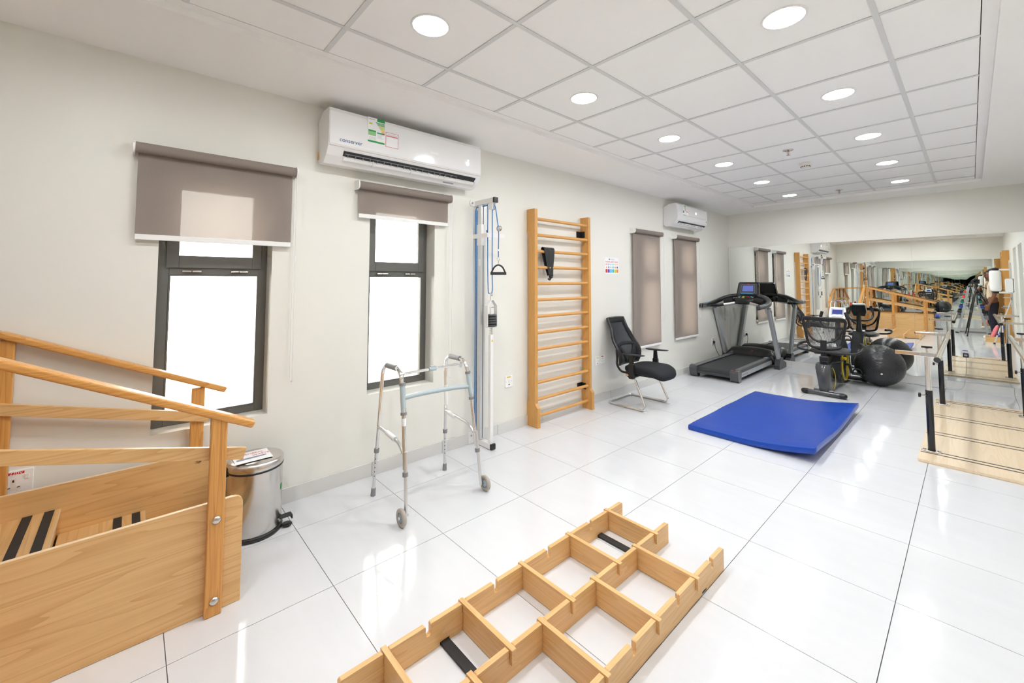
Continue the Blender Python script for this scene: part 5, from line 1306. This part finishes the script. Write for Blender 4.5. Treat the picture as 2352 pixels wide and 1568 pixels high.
# ---- person standing beside the camera
t = thing('person', 'person in a cream top and dark trousers standing beside the tripod, seen in the mirror', 'person', (3.40, 0.20, 0), pi / 2)
def skin(name, verts, edges, root, mat, parent, sub=2):
    me = bpy.data.meshes.new(name); me.from_pydata([v[0] for v in verts], edges, [])
    o = bpy.data.objects.new(name, me); COL.objects.link(o); o.parent = parent; W[o] = W[parent]
    o.modifiers.new('skin', 'SKIN').use_smooth_shade = True
    if not me.skin_vertices: 
        bpy.context.view_layer.objects.active = o
    sv = me.skin_vertices[0].data
    for i, v in enumerate(verts):
        r = v[1]; sv[i].radius = r if isinstance(r, tuple) else (r, r)
        sv[i].use_root = (i == root)
    md = o.modifiers.new('sub', 'SUBSURF'); md.levels = sub; md.render_levels = sub
    me.materials.append(M[mat]); return o
V = [((0, 0, .95), (.12, .10)), ((0, 0, 1.12), (.115, .09)), ((0, -.01, 1.30), (.135, .10)), ((0, -.02, 1.42), (.075, .06)), ((0, -.005, 1.49), .052), ((0, .012, 1.56), .074), ((0, .012, 1.64), .083), ((0, .0, 1.70), .060)]
Ed = [(0, 1), (1, 2), (2, 3), (3, 4), (4, 5), (5, 6), (6, 7)]
def limb(pts, start):
    i0 = start
    for p in pts:
        V.append(p); Ed.append((i0, len(V) - 1)); i0 = len(V) - 1
    return i0
V.append(((0, .088, 1.575), .012)); Ed.append((5, len(V) - 1))       # nose
for sx in (-1, 1):
    limb([((sx * .095, 0, .88), .085), ((sx * .10, .02, .50), .055), ((sx * .10, -.015, .10), .036), ((sx * .105, .10, .04), .032), ((sx * .108, .16, .035), .026)], 0)
    w_ = limb([((sx * .175, -.01, 1.37), .058), ((sx * .215, -.03, 1.09), .042), ((sx * .205, .06, .86), .027), ((sx * .203, .085, .80), (.020, .036))], 2)
    for j, (dy, ln) in enumerate(((.030, .062), (.011, .072), (-.009, .068), (-.028, .052))):
        limb([((sx * .203, .095 + dy, .755), .0095), ((sx * .192, .105 + dy, .755 - ln * .55), .0088), ((sx * .178, .106 + dy, .755 - ln), .0075)], w_)
    limb([((sx * .185, .128, .805), .0105), ((sx * .175, .145, .770), .009)], w_)
skin('body', V, Ed, 0, 'skin', t)
sv_ = [((0, 0, .93), (.155, .125)), ((0, 0, 1.10), (.145, .112)), ((0, -.01, 1.29), (.160, .118)), ((0, -.02, 1.40), (.105, .075)), ((0, -.012, 1.445), (.066, .062))]
se = [(0, 1), (1, 2), (2, 3), (3, 4)]
for sx in (-1, 1):
    sv_ += [((sx * .185, -.01, 1.365), .074), ((sx * .212, -.025, 1.17), .066)]; n_ = len(sv_); se += [(2, n_ - 2), (n_ - 2, n_ - 1)]
skin('top', sv_, se, 0, 'shirt', t)
tv = [((0, 0, .97), (.140, .115)), ((0, 0, .88), (.135, .115))]; te = [(0, 1)]
for sx in (-1, 1):
    tv += [((sx * .10, 0, .80), .098), ((sx * .105, .02, .48), .075), ((sx * .105, -.01, .10), .062)]; n_ = len(tv); te += [(1, n_ - 3), (n_ - 3, n_ - 2), (n_ - 2, n_ - 1)]
skin('trousers', tv, te, 0, 'trouser', t)
for sx in (-1, 1):
    part('shoe', MB().loft([[(sx * .105 + hx * math.cos(a), y_, max(0.002, zc_ + hz * math.sin(a))) for a in [2 * pi * k / 14 for k in range(14)]] for (y_, hx, hz, zc_) in ((-.075, .02, .02, .03), (-.065, .036, .045, .045), (0, .042, .055, .05), (.10, .047, .040, .038), (.17, .040, .028, .028), (.195, .018, .014, .022))]), 'offwhite', t)
    part('ear', MB().sphere((sx * .083, .005, 1.605), .018, 10, 8, (.45, .8, 1.3)), 'skin', t)
    part('eye', MB().sphere((sx * .030, .082, 1.615), .0095, 10, 8), 'paper', t)
    part('iris', MB().sphere((sx * .030, .0885, 1.615), .0045, 8, 6), 'black', t)
    part('eyebrow', MB().tube([(sx * .016, .090, 1.633), (sx * .032, .091, 1.637), (sx * .046, .084, 1.631)], .0032, 6), 'hair', t)
part('mouth', MB().tube(cr([(-.024, .084, 1.538), (-.008, .092, 1.541), (.008, .092, 1.541), (.024, .084, 1.538)], 4), .0048, 8), 'redprint2', t)
part('hair', MB().sphere((0, -.012, 1.665), .092, 20, 12, (.98, 1.02, .80)), 'hair', t)

# ---- white cylinder trainer on the opposite wall
t = thing('roller_trainer', 'white padded cylinder on a wall bracket, seen in the mirror', 'wall trainer', (3.43, 1.30, 0))
part('padded_cylinder', MB().lathe([(0.05, 1.19), (0.085, 1.21), (0.095, 1.25), (0.095, 1.62), (0.085, 1.66), (0.05, 1.675)], n=28), 'white', t)
part('upper_cap', MB().lathe([(0.06, 1.675), (0.07, 1.69), (0.07, 1.72), (0.03, 1.735)], n=20), 'black', t)
part('lower_cap', MB().lathe([(0.03, 1.14), (0.055, 1.15), (0.055, 1.19)], n=20), 'black', t)
for z in (1.69, 1.165): part('bracket_arm', MB().box(0.03, -0.025, z - 0.02, 0.2445, 0.025, z + 0.02), 'wmetal', t, 0.003)
part('wall_rail', MB().box(0.2255, -0.05, 0.55, 0.2495, 0.05, 1.85), 'alu', t, 0.003)
for z in (1.05, 0.85, 0.65): part('side_arm', MB().box(0.10, -0.02, z - 0.012, 0.225, 0.02, z + 0.012), 'silver', t, 0.002)

t = thing('paper_dispenser', 'white paper towel dispenser on the opposite wall, seen in the mirror', 'dispenser', (XR, 1.78, 1.18))
part('dispenser_cover', MB().prism(rrect(-0.12, 0, -0.012, 0.30, 0.03), 'y', -0.12, 0.12), 'white', t, 0.010)
part('dispenser_back', MB().box(-0.012, -0.115, 0.0, -0.0005, 0.115, 0.30), 'darkgrey', t)
part('towel_slot', MB().box(-0.09, -0.09, -0.003, -0.04, 0.09, 0.001), 'black', t)

# ---- wooden box with foam wedges, crutch
t = thing('storage_crate', 'low wooden crate of foam wedges by the opposite wall, seen in the mirror', 'crate', (3.38, 1.06, 0))
part('crate_side', MB().box(-0.15, -0.15, 0.0, -0.135, 0.15, 0.13), 'lam_y', t); part('crate_side', MB().box(0.135, -0.15, 0.0, 0.15, 0.15, 0.13), 'lam_y', t)
part('crate_end', MB().box(-0.134, 0.135, 0.0, 0.134, 0.15, 0.13), 'lam_x', t); part('crate_end', MB().box(-0.134, -0.15, 0.0, 0.134, -0.135, 0.13), 'lam_x', t)
part('crate_floor', MB().box(-0.134, -0.134, 0.0, 0.134, 0.134, 0.01), 'lam_y', t)
def wedge(lb, x, mat, tilt):
    mt = Matrix.Translation((x, 1.06, 0.012)) @ Matrix.Rotation(tilt, 4, 'Y')
    o_ = part('balance_cushion', MB().loft([[(hx * math.cos(a), hy * math.sin(a), z) for a in [2 * pi * k / 24 for k in range(24)]] for (hx, hy, z) in ((.015, .05, .0), (.03, .085, .03), (.04, .115, .15), (.04, .11, .28), (.028, .07, .37), (.01, .02, .40))]).xf(mt), mat)
    return tag(o_, lb, 'cushion', 'foam cushions in the crate')
wedge('pink foam cushion leaning in the wooden crate, seen in the mirror', 3.315, 'pink', 0.30)
wedge('blue foam cushion leaning in the wooden crate, seen in the mirror', 3.405, 'matblue', 0.30)
t = thing('crutch', 'aluminium crutch leaning on the opposite wall, seen in the mirror', 'crutch', (3.36, 1.62, 0))
a, b = Vector((0, 0, 0.035)), Vector((0.285, 0, 1.02))
part('crutch_shaft', MB().tube([a, b], 0.011, 12), 'alu', t)
part('rubber_foot', MB().tube([Vector((-0.009, 0, 0.002)), a], [0.02, 0.014], 12), 'rubber', t)
part('forearm_cuff', MB().tube([b + Vector((0, .035 * math.cos(k * pi / 6), .035 * math.sin(k * pi / 6))) for k in range(-1, 8)], 0.008, 8), 'grey', t)
part('hand_grip', MB().tube([a.lerp(b, .80), a.lerp(b, .80) + Vector((-.10, 0, .01))], 0.013, 10), 'grey', t)
